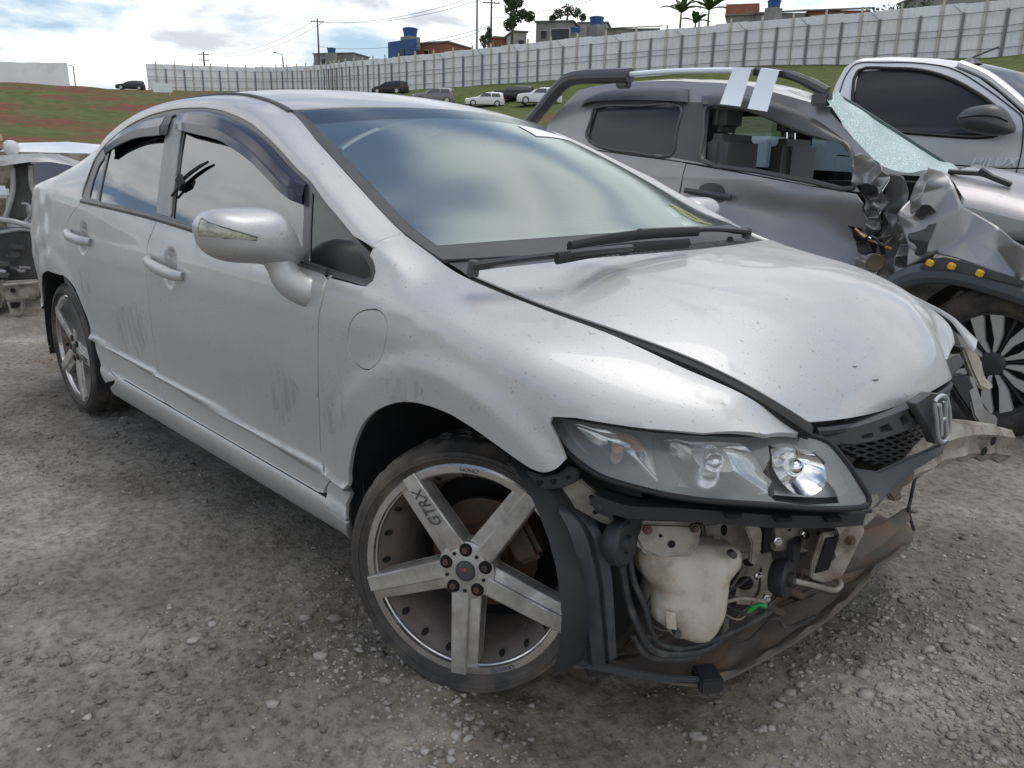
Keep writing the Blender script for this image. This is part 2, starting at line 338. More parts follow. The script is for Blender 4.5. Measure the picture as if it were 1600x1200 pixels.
def Wall(x, z):
    x = np.asarray(x, float); z = np.asarray(z, float); a, b, c, d, e = zb(x), z1(x), z2(x), z3(x), z4(x); e = np.maximum(e, d+.02)
    K = np.stack([a-.06, a-.004, b-.016, b+.0, b+.013, c-.024, c-.008, c+.012, c+.035, (c+d)/2, d-.07, d-.008, d+.012, (d+e)/2+.004, e, e+.1, e+.2, e+.3, e+.4, e+.5])
    W = np.array([.78, .846, .872, .868, .861, .855, .8830, .8695, .8690, .8800, .8785, .8695, .8650, .854, .838, .800, .757, .708, .655, .595])
    h = np.diff(K, axis=0); h = np.maximum(h, 1e-4); s = np.diff(W)[:, None]/h.reshape(len(W)-1, -1)
    n = K.shape[0]; K2 = K.reshape(n, -1); zf = z.ravel(); m = np.zeros_like(K2); m[0] = s[0]; m[-1] = s[-1]
    pr = s[:-1]*s[1:]; m[1:-1] = np.where(pr > 0, 2*pr/(s[:-1]+s[1:]+1e-12*np.sign(s[:-1]+s[1:]+1e-20)), 0)
    # soft (non monotone) slope in the large upper areas
    for i in (9, 14, 15, 16, 17, 18): m[i] = (W[i+1]-W[i-1])/(K2[i+1]-K2[i-1])
    i = np.clip((zf[None] >= K2).sum(0)-1, 0, n-2); j = np.arange(zf.size); hh = np.maximum(K2[i+1, j]-K2[i, j], 1e-4); t = np.clip((zf-K2[i, j])/hh, -.3, 1.3)
    w = (2*t**3-3*t*t+1)*W[i]+(t**3-2*t*t+t)*m[i, j]*hh+(-2*t**3+3*t*t)*W[i+1]+(t**3-t*t)*m[i+1, j]*hh
    w = w.reshape(x.shape)
    r = np.hypot(x-.02, (z-.335)); w = w+.011*sst(.475, .42, r)*sst(-.45, -.30, x)*(z < d)
    r2 = np.hypot(x+2.71, (z-.33)); w = w+.010*sst(.47, .40, r2)*sst(-2.2, -2.34, x)
    for hx, hz in HAND: w = w-.020*(1-sst(.62, 1.0, np.hypot((x-hx)/.062, (z-hz)/.066)))*(np.abs(x-hx) < .1)
    # crumpled rear quarter
    q = sst(-2.62, -2.78, x)*sst(.55, .68, z)*sst(1.06, .96, z); w = w+q*.0028*(np.sin(x*31+z*23)+np.sin(z*41-x*17+1))
    return w*Tpl(x)
def SideP(x, z): x = np.asarray(x, float); z = np.asarray(z, float); return np.stack([x, -Wall(x, z), z], -1)
def side_inv(px, xr=(-3.45, .7), zr=(.2, 1.4)): return inv(SideP, px, xr, zr, 90)
# A-pillar and cant rail band
Dpx = [(578, 398), (560, 377), (530, 341), (505, 311), (486, 284), (465, 264), (440, 236), (415, 211), (390, 191), (365, 179), (340, 171), (315, 168), (281, 169), (246, 176), (209, 191), (182, 210), (160, 231), (145, 254), (136, 278), (130, 308)]
Duv = side_inv(Dpx, (-2.8, -.2), (.9, 1.42)); Dx = np.array([q[0] for q in Duv]+[-2.75, -3.0, -3.3, -3.55]); Dz = np.array([q[1] for q in Duv]+[1.025, 1.022, 1.0, .955])
for i in range(1, len(Dx)):
    if Dx[i] >= Dx[i-1]: Dx[i] = Dx[i-1]-.004
Dfz = pchip(Dx, Dz)
Ex = [(-.30, -.698, 1.008), (-.36, -.69, 1.030), (-.559, -.663, 1.119), (-.809, -.622, 1.227), (-1.064, -.572, 1.328), (-1.2, -.566, 1.363), (-1.4, -.563, 1.390), (-1.6, -.562, 1.398), (-1.8, -.56, 1.395), (-2.0, -.558, 1.380), (-2.2, -.556, 1.350), (-2.4, -.557, 1.302), (-2.6, -.56, 1.232), (-2.8, -.575, 1.150), (-3.0, -.60, 1.082), (-3.2, -.63, 1.035), (-3.55, -.60, 1.0)]
Ex = np.array(Ex); Efy = pchip(Ex[:, 0], Ex[:, 1]); Efz = pchip(Ex[:, 0], Ex[:, 2])
def BandP(x, s):
    x = np.asarray(x, float); s = np.asarray(s, float)/.2; zd = Dfz(x); y0 = -Wall(x, zd); y1 = Efy(x); ze = Efz(x); L = np.hypot(y1-y0, ze-zd)
    a = 2*s**3-3*s*s+1; b = s**3-2*s*s+s; c = -2*s**3+3*s*s; e = s**3-s*s
    return np.stack([x, a*y0+b*.30*L+c*y1+e*1.05*L, a*zd+b*1.05*L+c*ze+e*.30*L], -1)
# hood seam on the fender side, continued along the windscreen edge
seamF = [(-.559, -.665, 1.119), (-.36, -.69, 1.030), (-.205, -.708, .982), (-.082, -.718, .945)]
for p, y in (((840, 479), -.69), ((955, 522), -.66), ((1070, 575), -.625), ((1156, 613), -.59), ((1199, 639), -.56), ((1247, 675), -.525)): seamF.append(tuple(onY(p, y)))
seamF = np.array(seamF); SFy = pchip(seamF[:, 0], seamF[:, 1]); SFz = pchip(seamF[:, 0], seamF[:, 2])
def FenderP(x, v):
    x = np.asarray(x, float); v = np.asarray(v, float); d = z3(x)+.004; zl = np.minimum(v, d); w = Wall(x, zl); Lw = SideP(x, zl)
    t = np.clip((v-d)/.22, 0, 1.2); h = .004
    y0 = -Wall(x, d); sl = -(Wall(x, d+h*0)-Wall(x, d-h*3))/(3*h); y1 = SFy(x); z1_ = SFz(x); L = np.hypot(y1-y0, z1_-d)
    ty0 = .55*L; tz0 = .85*L; ty1 = .95*L; tz1 = (.30+.55*sst(.06, -.32, x))*L*sst(.7, .0, x)+.12*L
    a = 2*t**3-3*t*t+1; b = t**3-2*t*t+t; c = -2*t**3+3*t*t; e = t**3-t*t
    yy = a*y0+b*ty0+c*y1+e*ty1; zz = a*d+b*tz0+c*z1_+e*tz1
    k = sst(-.10, -.34, x); zd = Dfz(np.clip(x, -1., -.30)); ta = np.clip(t/.45, 0, 1); tb = np.clip((t-.45)/.55, 0, 1); za = d+(zd-d)*ta
    B = BandP(np.clip(x, -1., -.30), tb*.2); A_ = -Wall(x, za); cy_ = np.where(t < .45, A_, B[..., 1]); cz_ = np.where(t < .45, za, B[..., 2]); xc_ = np.clip(x, -1., -.30); cy_ = cy_+(y1-Efy(xc_))*tb; cz_ = cz_+(z1_-Efz(xc_))*tb; yy = yy*(1-k)+cy_*k; zz = zz*(1-k)+cz_*k
    up = v > d
    return np.stack([x, np.where(up, yy, Lw[..., 1]), np.where(up, zz, zl)], -1)
def fen_inv(px): return inv(FenderP, px, (-.56, .69), (.2, 1.09), 90)
civic = thing('silver_sedan', 'silver sedan with missing front bumper, smoked window visors and flat front tyre', 'car')
S = M['silver']
def seg(*a): return [tuple(q) for q in a]
gapF = [(513, 434), (505, 462), (499, 490), (497, 530), (497, 560), (498, 620), (500, 680), (503, 720), (505, 745), (509, 762), (503, 777)]
gapB = [(245, 343), (240, 357), (231, 380), (229, 402), (230, 445), (235, 495), (240, 532), (246, 580), (249, 600), (258, 634)]
gapR = [(127, 316), (111, 336), (103, 355), (100, 381), (103, 404), (111, 433), (124, 466), (133, 488), (145, 520), (150, 538), (171, 577), (184, 593)]
sillT = [(184, 593), (220, 616), (258, 635), (320, 673), (395, 721), (470, 763), (503, 777)]
beltF = [(245, 343), (307, 362), (400, 389), (470, 412), (513, 426)]
beltR = [(127, 315), (185, 328), (245, 343)]
archF = [(540, 790), (544, 757), (545, 740), (548, 718), (552, 700), (559, 680), (569, 661), (585, 645), (605, 635), (625, 630), (650, 631), (680, 639), (705, 650), (730, 665), (755, 682), (780, 700), (805, 718), (830, 734), (850, 740), (870, 734), (886, 718)]
def nudge(P, d):
    """shrink a closed outline by d (panel gap)"""
    P = np.array(P, float); a = np.roll(P, -1, 0)-np.roll(P, 1, 0); n = np.stack([a[:, 1], -a[:, 0]], 1); n /= (np.linalg.norm(n, axis=1)[:, None]+1e-9)
    A = .5*np.sum(P[:, 0]*np.roll(P[:, 1], -1)-np.roll(P[:, 0], -1)*P[:, 1]); return P-n*d*(1 if A > 0 else -1)
gF = side_inv(gapF); gB = side_inv(gapB); gR = side_inv(gapR); sT = side_inv(sillT); bF = side_inv(beltF); bR = side_inv(beltR)
gF[-1] = (gF[-1][0], float(z1(gF[-1][0]))+.010); gB[-1] = (gB[-1][0], float(z1(gB[-1][0]))+.007); gFs = spl(gF, 5); gBs = spl(gB, 5); gRs = spl(gR, 5); sTs = spl(sT, 4); bFs = spl(bF, 4); bRs = spl(bR, 4)
def between(c, xa, xb): return [tuple(q) for q in c if xa < q[0] < xb]
sTd = np.array([(q[0], float(z1(q[0]))+.0055) for q in sTs])
fd_out = [*gFs, *[q for q in sTd[::-1] if gB[-1][0]+.015 < q[0] < gF[-1][0]-.015], *gBs[::-1], *[q for q in bFs[1:-1]]]
rd_out = [*gBs, *[q for q in sTd[::-1] if gR[-1][0]+.015 < q[0] < gB[-1][0]-.015], *gRs[::-1], *[q for q in bRs[1:-1]]]
front_door = both('front_door', nudge(fd_out, .003), SideP, S, civic, cell=.016)
rear_door = both('rear_door', nudge(rd_out, .003), SideP, S, civic, cell=.016)
# fender
fa = fen_inv(archF); fas = spl(fa, 4)
hl_edge = [(886, 718), (881, 706), (869, 682), (860, 662), (862, 653), (900, 655), (1000, 671), (1100, 678), (1200, 680), (1247, 677)]
fh = fen_inv(hl_edge); xs = np.linspace(fh[-1][0], -.42, 60)
seam_uv = [(x, float(z3(np.array(x)))+.004+.22) for x in xs if x > -.395]
apil = fen_inv([(614, 366), (597, 374), (584, 386), (577, 400)]); tri = fen_inv([(583, 412), (586, 425), (582, 438), (572, 446), (540, 438), (513, 431)])
seam_uv = [q for q in seam_uv if q[0] > apil[0][0]+.01]
fbot = fen_inv([(540, 815), (520, 802), (507, 792)])
fen_out = [*fen_inv([(510, 765), (508, 780)]), *fbot[::-1], *fas, *fh[1:], *seam_uv, (apil[0][0], float(z3(np.array(apil[0][0])))+.224), *apil[1:], *tri, *[q for q in gFs[1:-6]]]
lid_px = [(543, 535), (546, 510), (556, 493), (572, 485), (592, 486), (603, 500), (604, 520), (598, 550), (588, 568), (573, 577), (556, 568), (547, 553)]
lid = spl(fen_inv(lid_px), 5, True)
panel('fender', nudge(fen_out, .0025), FenderP, S, civic, cell=.018, holes=[nudge(lid, -.0022)])
panel('fender', nudge(fen_out, .0025), FenderP, S, civic, cell=.022, mirror=True)
panel('filler_lid', nudge(lid, .0005), FenderP, S, civic, cell=.018, off=-.0005)
# quarter panel, sill, rear bumper
ar = side_inv([(165, 598), (157, 575), (150, 545), (141, 512), (131, 482), (120, 456), (110, 440), (100, 431), (92, 429)], (-2.9, -2.1), (.2, .8)); axc, azc = -2.71, .31
top_r = ar[-1]; rr = top_r[1]-azc
arc_back = [(axc-rr*1.02*math.sin(a), azc+rr*math.cos(a)) for a in np.linspace(.12, 1.75, 14)]
qp_out = [*gRs, *[tuple(q) for q in spl(ar, 4)], *arc_back, (-3.06, .26), (-3.3, .27), (-3.50, .30), (-3.55, .5), *[(x, float(Dfz(x))) for x in np.linspace(-3.55, Dx[len(Dpx)-1], 30)]]
both('quarter_panel', qp_out, SideP, S, civic, cell=.026, thick=.004)
sl_top = [q for q in sTs if q[0] > ar[0][0]+.02]
sill_out = [*[(q[0], float(z1(q[0]))+.0055) for q in sTs], (-.40, float(z1(np.array(-.4)))-.0), *fen_inv([(507, 794), (522, 804), (541, 817)]), *fen_inv([(541, 828)]), *[(x, float(zb(np.array(x)))-.03) for x in np.linspace(-.38, -2.2, 20)], *side_inv([(172, 606), (178, 600)])]
both('side_sill', nudge(sill_out, .0), SideP, S, civic, cell=.02)
# A-pillar panels
xa = np.linspace(-.37, -3.55, 70)
apx = inv(BandP, [(614, 366), (597, 374), (584, 386), (577, 400)], (-.6, -.2), (0, .2), 60)
band_out = [*[(x, 0.) for x in xa], *[(x, .2) for x in xa[::-1] if x < apx[0][0]-.01], (apx[0][0], .2), *[tuple(q) for q in apx[1:] if 0 < q[1] < .2]]
both('roof_side_rail', band_out, BandP, S, civic, cell=.02, thick=.02)
# roof, rear window, boot
def RoofP(x, t):
    x = np.asarray(x, float); t = np.asarray(t, float); bow = .11*sst(-1.6, -1.0, x)-.12*sst(-1.9, -2.35, x)
    xx = x+bow*(1-t*t); cr = np.where(x > -1.5, .03+.016*sst(-1.06, -1.5, x), .046)
    zc = Efz(x)+cr*(1-t*t)*(1+.25*t*t); return np.stack([xx, -Efy(x)*t*1., zc-.004*(np.abs(t) > 2)], -1)
def strip(u0, u1, n, t0=-1., t1=1., k=24): return [(u, t0) for u in np.linspace(u0, u1, n)]+[(u1, t) for t in np.linspace(t0, t1, k)[1:]]+[(u, t1) for u in np.linspace(u1, u0, n)[1:]]+[(u0, t) for t in np.linspace(t1, t0, k)[1:-1]]
panel('roof', strip(-1.075, -2.16, 30, -.975, .975), RoofP, S, civic, cell=.04, out=(0, 0, 1))
panel('rear_window', strip(-2.17, -2.97, 20, -.95, .95), RoofP, M['side_glass'], civic, cell=.05, out=(0, 0, 1), off=-.004)
panel('boot_lid', strip(-2.98, -3.54, 16, -.97, .97), RoofP, S, civic, cell=.05, out=(0, 0, 1))
mb = MB(); zs = np.linspace(.3, 1.0, 10); ys = np.linspace(-1, 1, 15)
mb.grid([[(-3.55-.06*(1-t*t), t*float(Wall(np.array(-3.548), np.array(z))), z) for t in ys] for z in zs]); mb.build('rear_bumper', S, civic, smooth=True)
for sgn in (1, -1):   # roof ditch moulding and windscreen pillar moulding
    xs_ = np.linspace(-1.05, -2.2, 26); mb = MB(); mb.tube([(x, sgn*float(Efy(x)), float(Efz(x))+.001) for x in xs_], .011, 8, sx=1., sy=.5); mb.build('roof_moulding', M['grey_plastic'], civic, smooth=True)
# windscreen
WE = np.array([(-.16, -.70, .966), (-.205, -.703, .982), (-.36, -.686, 1.030), (-.559, -.659, 1.119), (-.809, -.618, 1.227), (-1.064, -.568, 1.328)])
wl = np.r_[0, np.cumsum(np.linalg.norm(np.diff(WE, axis=0), axis=1))]; wl /= wl[-1]
Wx, Wy, Wz = (pchip(wl, WE[:, i]) for i in range(3))
def ScreenP(s, t):
    s = np.asarray(s, float); t = np.asarray(t, float); b = 1-t*t
    return np.stack([Wx(s)+(.175-.06*s)*b, -Wy(s)*t, Wz(s)+(.012+.02*s)*b+.035*np.sin(np.pi*np.clip(s, 0, 1))*b], -1)
frit = strip(0.0, 1.0, 26, -1, 1); glass = strip(.075, .985, 24, -.955, .955)
panel('windscreen', glass, ScreenP, M['windshield'], civic, cell=.05, out=(1, 0, 1), thick=.004, off=.001)
sh_ = strip(.87, .985, 12, -.955, .955); panel('windscreen_shade_band', sh_, ScreenP, lens_material('shade band', (.80, .78, .81), (.06, .3), .17, .70), civic, cell=.05, out=(1, 0, 1), thick=0, off=.0035)
panel('windscreen_border', frit, ScreenP, M['grey_plastic'], civic, cell=.05, holes=[glass], out=(1, 0, 1), thick=.006)
stk = inv(ScreenP, [(806, 196), (868, 197), (893, 222), (838, 214)], (0, 1), (-1, 1)); stk2 = inv(ScreenP, [(818, 200), (862, 202), (876, 214), (838, 209)], (0, 1), (-1, 1))
st = panel('auction_sticker', stk, ScreenP, M['sticker'], civic, cell=.02, out=(1, 0, 1), thick=.0, off=.003)
Mt = pj(ScreenP(np.array([s for s, t in stk]), np.array([t for s, t in stk])))
c0 = ScreenP(np.array([stk2[0][0]]), np.array([stk2[0][1]]))[0]; c1 = ScreenP(np.array([stk2[2][0]]), np.array([stk2[2][1]]))[0]
ex = ScreenP(np.array([stk[1][0]]), np.array([stk[1][1]]))[0]-ScreenP(np.array([stk[0][0]]), np.array([stk[0][1]]))[0]
nz_ = np.array([.42, 0, .9]); text_mesh('10051', .055, M['print'], 'print', st, frame((c0+c1)/2+nz_*.014, ex, np.cross(nz_, ex)), .001)
# hood
Hpx = [((722, 429), -.712), ((840, 474), -.682), ((955, 514), -.65), ((1070, 556), -.61), ((1156, 596), -.575), ((1214, 629), -.545), ((1262, 659), -.50)]
HE = np.array([onY(p, y) for p, y in Hpx]); HE[0] = (-.074, -.708, .946); hl_ = np.r_[0, np.cumsum(np.linalg.norm(np.diff(HE, axis=0), axis=1))]; hl_ /= hl_[-1]
Hx, Hy, Hz = (pchip(hl_, HE[:, i]) for i in range(3))
def HoodP(s, t):
    s = np.asarray(s, float); t = np.asarray(t, float)*2; b = 1-t*t; bb = 1-np.abs(t)**3
    x = Hx(s)+(.175*(1-s)+.055*s)*b; z = Hz(s)+(.028+.05*np.sin(np.pi*np.clip(s, 0, 1))*.8-.052*s**4)*bb
    z = z-.014*np.clip(t, 0, 1)*np.sin(np.pi*np.clip(s, 0, 1))
    rdg = np.exp(-((np.abs(t)-.55-.1*(1-s))/.10)**2); z = z+.003*rdg*np.sin(np.pi*np.clip(s, 0, 1))**.5
    # crumpled far front corner
    g = np.exp(-((s-.93)/.10)**2-((t-.62)/.20)**2); z = z-.030*g; x = x-.03*g
    c = np.exp(-((t-.50-.35*(s-.8))/.045)**2)*sst(.72, .88, s)*sst(1.02, .95, s); z = z+.020*c
    c2 = np.exp(-((t-.80)/.06)**2)*sst(.75, .9, s); z = z-.012*c2
    x = x-.05*sst(.3, .9, t)*s**3
    return np.stack([x, -Hy(s)*t, z], -1)
panel('hood', strip(0., 1., 40, -.497, .497, 40), HoodP, S, civic, cell=.022, out=(0, 0, 1), thick=.005)
for sg_ in (1, -1):
    mb = MB(); gp = HoodP(np.linspace(0, .985, 30), np.full(30, .485*sg_)); mb.tube(gp+np.array([0, -.018*sg_*0, -.024]), .020, 8, sx=1.3, sy=.8); mb.build('hood_gap_shade', M['rubber'], civic, smooth=True)  # black strip stands in for the shade inside the hood-to-fender gap
# ------------------------------------------------------------------ side windows
def si(px, **k): return side_inv(px, (-2.8, -.15), (.85, 1.45))
Dl = [tuple(q) for q in zip(Dx[:len(Dpx)], Dz[:len(Dpx)])]
belt_low = si([(127, 316), (185, 330), (245, 345), (307, 365), (400, 392), (470, 416), (512, 429), (545, 438), (572, 445), (582, 438), (586, 425), (583, 411)])
dlo = [*spl(Dl, 4), *spl(belt_low, 4)]
g_front = si([(268, 340), (277, 272), (288, 200), (291, 184), (315, 179), (340, 183), (365, 191), (390, 204), (415, 225), (440, 251), (460, 274), (474, 291), (473, 340), (470, 402), (400, 381), (307, 355)])
g_rear = si([(243, 334), (250, 270), (256, 225), (261, 186), (246, 186), (222, 194), (209, 200), (190, 212), (171, 231), (166, 250), (158, 285), (153, 314), (185, 321)])
g_quart = si([(165, 240), (152, 260), (144, 282), (138, 308), (149, 311), (154, 284)])
g_tri = si([(486, 300), (507, 322), (540, 364), (566, 398), (577, 420), (577, 431), (568, 435), (530, 424), (481, 407), (483, 350)])
both('window_frame', dlo, SideP, M['frame'], civic, cell=.02, holes=[g_front, g_rear, g_quart, g_tri], off=-.003, thick=.02)
for nm, g, m_, of in (('front_door_window', g_front, 'side_glass', -.007), ('rear_door_window', g_rear, 'side_glass', -.007), ('quarter_window', g_quart, 'side_glass', -.007), ('corner_window', g_tri, 'tri_glass', -.007)):
    both(nm, nudge(g, -.004), SideP, M[m_], civic, cell=.04, off=of, thick=.003)
both('pillar_cover', si([(262, 186), (285, 184), (284, 206), (275, 272), (267, 339), (245, 333), (251, 270), (257, 225)]), SideP, M['pillar'], civic, cell=.03, off=.0015, thick=.006)
mb = MB(); bl = SideP(*np.array(spl(si([(127, 314), (185, 327), (245, 342), (307, 361), (400, 388), (470, 411), (512, 425)]), 5)).T); mb.tube(bl+[0, -.002, 0], .010, 8, sx=.5, sy=.9)
w_ = mb.build('belt_seal', M['frame'], civic, smooth=True)
def visor(top, bot):
    a = spl(si(top), 6); b = spl(si(bot), 6); n = 40
    ra = np.array([a[int(round(i*(len(a)-1)/n))] for i in range(n+1)]); rb = np.array([b[int(round(i*(len(b)-1)/n))] for i in range(n+1)])
    for sg_ in (1, -1):
        G = []
        for i in range(n+1):
            e = min(1, min(i, n-i)/2.5); row = []
            for s, o in ((0, .001), (.06, .008), (.22, .016), (.5, .021), (.62, .026), (1., .020), (1., .012)):
                q = ra[i]*(1-s)+rb[i]*s; P = SideP(np.array(q[0]), np.array(q[1])); row.append((P[0], sg_*(P[1]-o*(.35+.65*e)), P[2]+o*.2))
            G.append(row)
        mb = MB(); mb.grid(G); mb.build('window_visor', M['visor'], civic, smooth=True, angle=28)
visor([(273, 177), (250, 182), (227, 188), (199, 201), (182, 215), (171, 227)], [(264, 212), (246, 214), (218, 218), (192, 229), (178, 238), (169, 245)])
visor([(282, 175), (315, 173), (345, 178), (377, 193), (402, 210), (427, 234), (452, 262), (479, 287)], [(277, 203), (315, 212), (350, 221), (372, 234), (400, 254), (425, 279), (452, 306), (476, 322)])
# ------------------------------------------------------------------ generic dome (outline swelling out of a plane)
class Dome:
    def __init__(s, o, ex, ey, ez, outl, h, p=2.4, q=.55, cen=None):
        s.o, s.ex, s.ey, s.ez = map(np.array, (o, ex, ey, ez)); P = np.array([((np.array(a)-o)@s.ex, (np.array(a)-o)@s.ey) for a in outl]); P = spl(P, 6, True)
        s.P = P; s.c = P.mean(0) if cen is None else np.array(cen); d = P-s.c; a = np.arctan2(d[:, 1], d[:, 0]); i = np.argsort(a); s.a = np.r_[a[i]-2*math.pi, a[i], a[i]+2*math.pi]; r = np.hypot(*d.T)[i]; s.r = np.r_[r, r, r]; s.h, s.p, s.q = h, p, q
    def rho(s, u, v): return np.hypot(u-s.c[0], v-s.c[1])/np.interp(np.arctan2(v-s.c[1], u-s.c[0]), s.a, s.r)
    def __call__(s, u, v):
        u = np.asarray(u, float); v = np.asarray(v, float); k = np.clip(1-np.clip(s.rho(u, v), 0, 1)**s.p, 0, 1)**s.q
        return s.o+u[..., None]*s.ex+v[..., None]*s.ey+(s.h*k)[..., None]*s.ez
    def build(s, name, mat, parent, back, cell=.015, mirror=False):
        n = 72; ths = np.linspace(0, 2*math.pi, n, endpoint=False); R = np.interp((ths+math.pi) % (2*math.pi)-math.pi, s.a, s.r); mb = MB(); G = []
        for f in (1e-7, .2, .4, .58, .72, .83, .91, .96, .99, 1.): G.append(s(s.c[0]+f*R*np.cos(ths)*.9999, s.c[1]+f*R*np.sin(ths)*.9999))
        for f, b in ((1., .5), (.97, .9), (.9, 1.0), (1e-7, 1.0)): G.append(s.o+np.outer(s.c[0]+f*R*np.cos(ths), s.ex)+np.outer(s.c[1]+f*R*np.sin(ths), s.ey)-s.ez*back*b)
        G = [np.vstack([g, g[:1]]) for g in G]
        if mirror: G = [g*[1, -1, 1] for g in G]
        mb.grid(G); o = mb.build(name, mat, parent); bm = bmesh.new(); bm.from_mesh(o.data); bmesh.ops.remove_doubles(bm, verts=bm.verts, dist=1e-5); bmesh.ops.recalc_face_normals(bm, faces=bm.faces); bm.to_mesh(o.data); bm.free()
        o.data.polygons.foreach_set('use_smooth', [True]*len(o.data.polygons)); return o
# door mirrors
mo = onX((390, 370), -.56); mpx = [(310, 356), (317, 338), (332, 329), (360, 326), (415, 326), (435, 333), (450, 350), (460, 368), (468, 392), (466, 410), (445, 416), (420, 415), (400, 412), (355, 409), (332, 400), (318, 385)]
EX, EY, EZ = np.array([0, 1., 0]), np.array([0, 0, 1.]), np.array([1., 0, 0])
dm = Dome(mo, EX, EY, EZ, [onX(p, -.56) for p in mpx], .080, 3.0, .6)
mirror = dm.build('door_mirror', S, civic, .05); dm.build('door_mirror', S, civic, .05, mirror=True)
sp = inv(dm, [(314, 341), (326, 348), (345, 354), (365, 360), (385, 366), (402, 371), (400, 375), (352, 372), (311, 368), (309, 357)], (-.2, .2), (-.12, .12), 60)
sp = [q for q in sp if dm.rho(np.array(q[0]), np.array(q[1])) < 1.02]
ts_ = panel('turn_signal', sp, dm, M['signal'], mirror, cell=.01, out=(1, 0, 0), off=.0015, thick=.004); mb = MB(); P = dm(*np.array(sp).T)+[.002, 0, 0]; mb.tube(np.vstack([P, P[:1]]), .0016, 5, caps=False); mb.build('lens_edge', M['grey_plastic'], ts_)
for sg_ in (1, -1):
    c0 = dm.o+np.array([0, .045, -.04]); tip = SideP(np.array(-.50), np.array(.865))
    path = spl([(c0[0]+.03, c0[1], c0[2]), (c0[0]+.035, c0[1]+.015, c0[2]-.03), (-.515, tip[1]-.035, .895), (-.50, tip[1]-.005, .868), (-.49, tip[1]+.02, .86)], 4)
    mb = MB(); mb.tube([(q[0], sg_*q[1], q[2]) for q in path], np.linspace(.036, .040, len(path)), 12, sx=.75, sy=1.); mb.build('mirror_foot', S, civic, smooth=True, angle=60)
# door handles
for nm, dr, (hx, hz), a, b in (('f', front_door, HAND[0], (236, 405), (287, 432)), ('r', rear_door, HAND[1], (110, 362), (143, 378))):
    A = np.array(side_inv([a])[0]); B = np.array(side_inv([b])[0])
    path = []; rad = []
    for t in np.linspace(0, 1, 13):
        q = A*(1-t)+B*t; y = -float(Wall(np.array(q[0]), np.array(q[1]+.0))) if abs(q[0]-hx) > .07 else -.872
        o = .004+.030*math.sin(math.pi*min(1, max(0, t*1.0)))**.45; path.append((q[0], y-o, q[1])); rad.append(.014+.006*math.sin(math.pi*t)**.5)
    for sg_ in (1, -1):
        mb = MB(); mb.tube([(x, y*sg_*1., z) if sg_ > 0 else (x, -y, z) for x, y, z in path], rad, 12, sx=.8, sy=1.05); mb.build('door_handle', S, civic if sg_ < 0 else dr, smooth=True, angle=60)
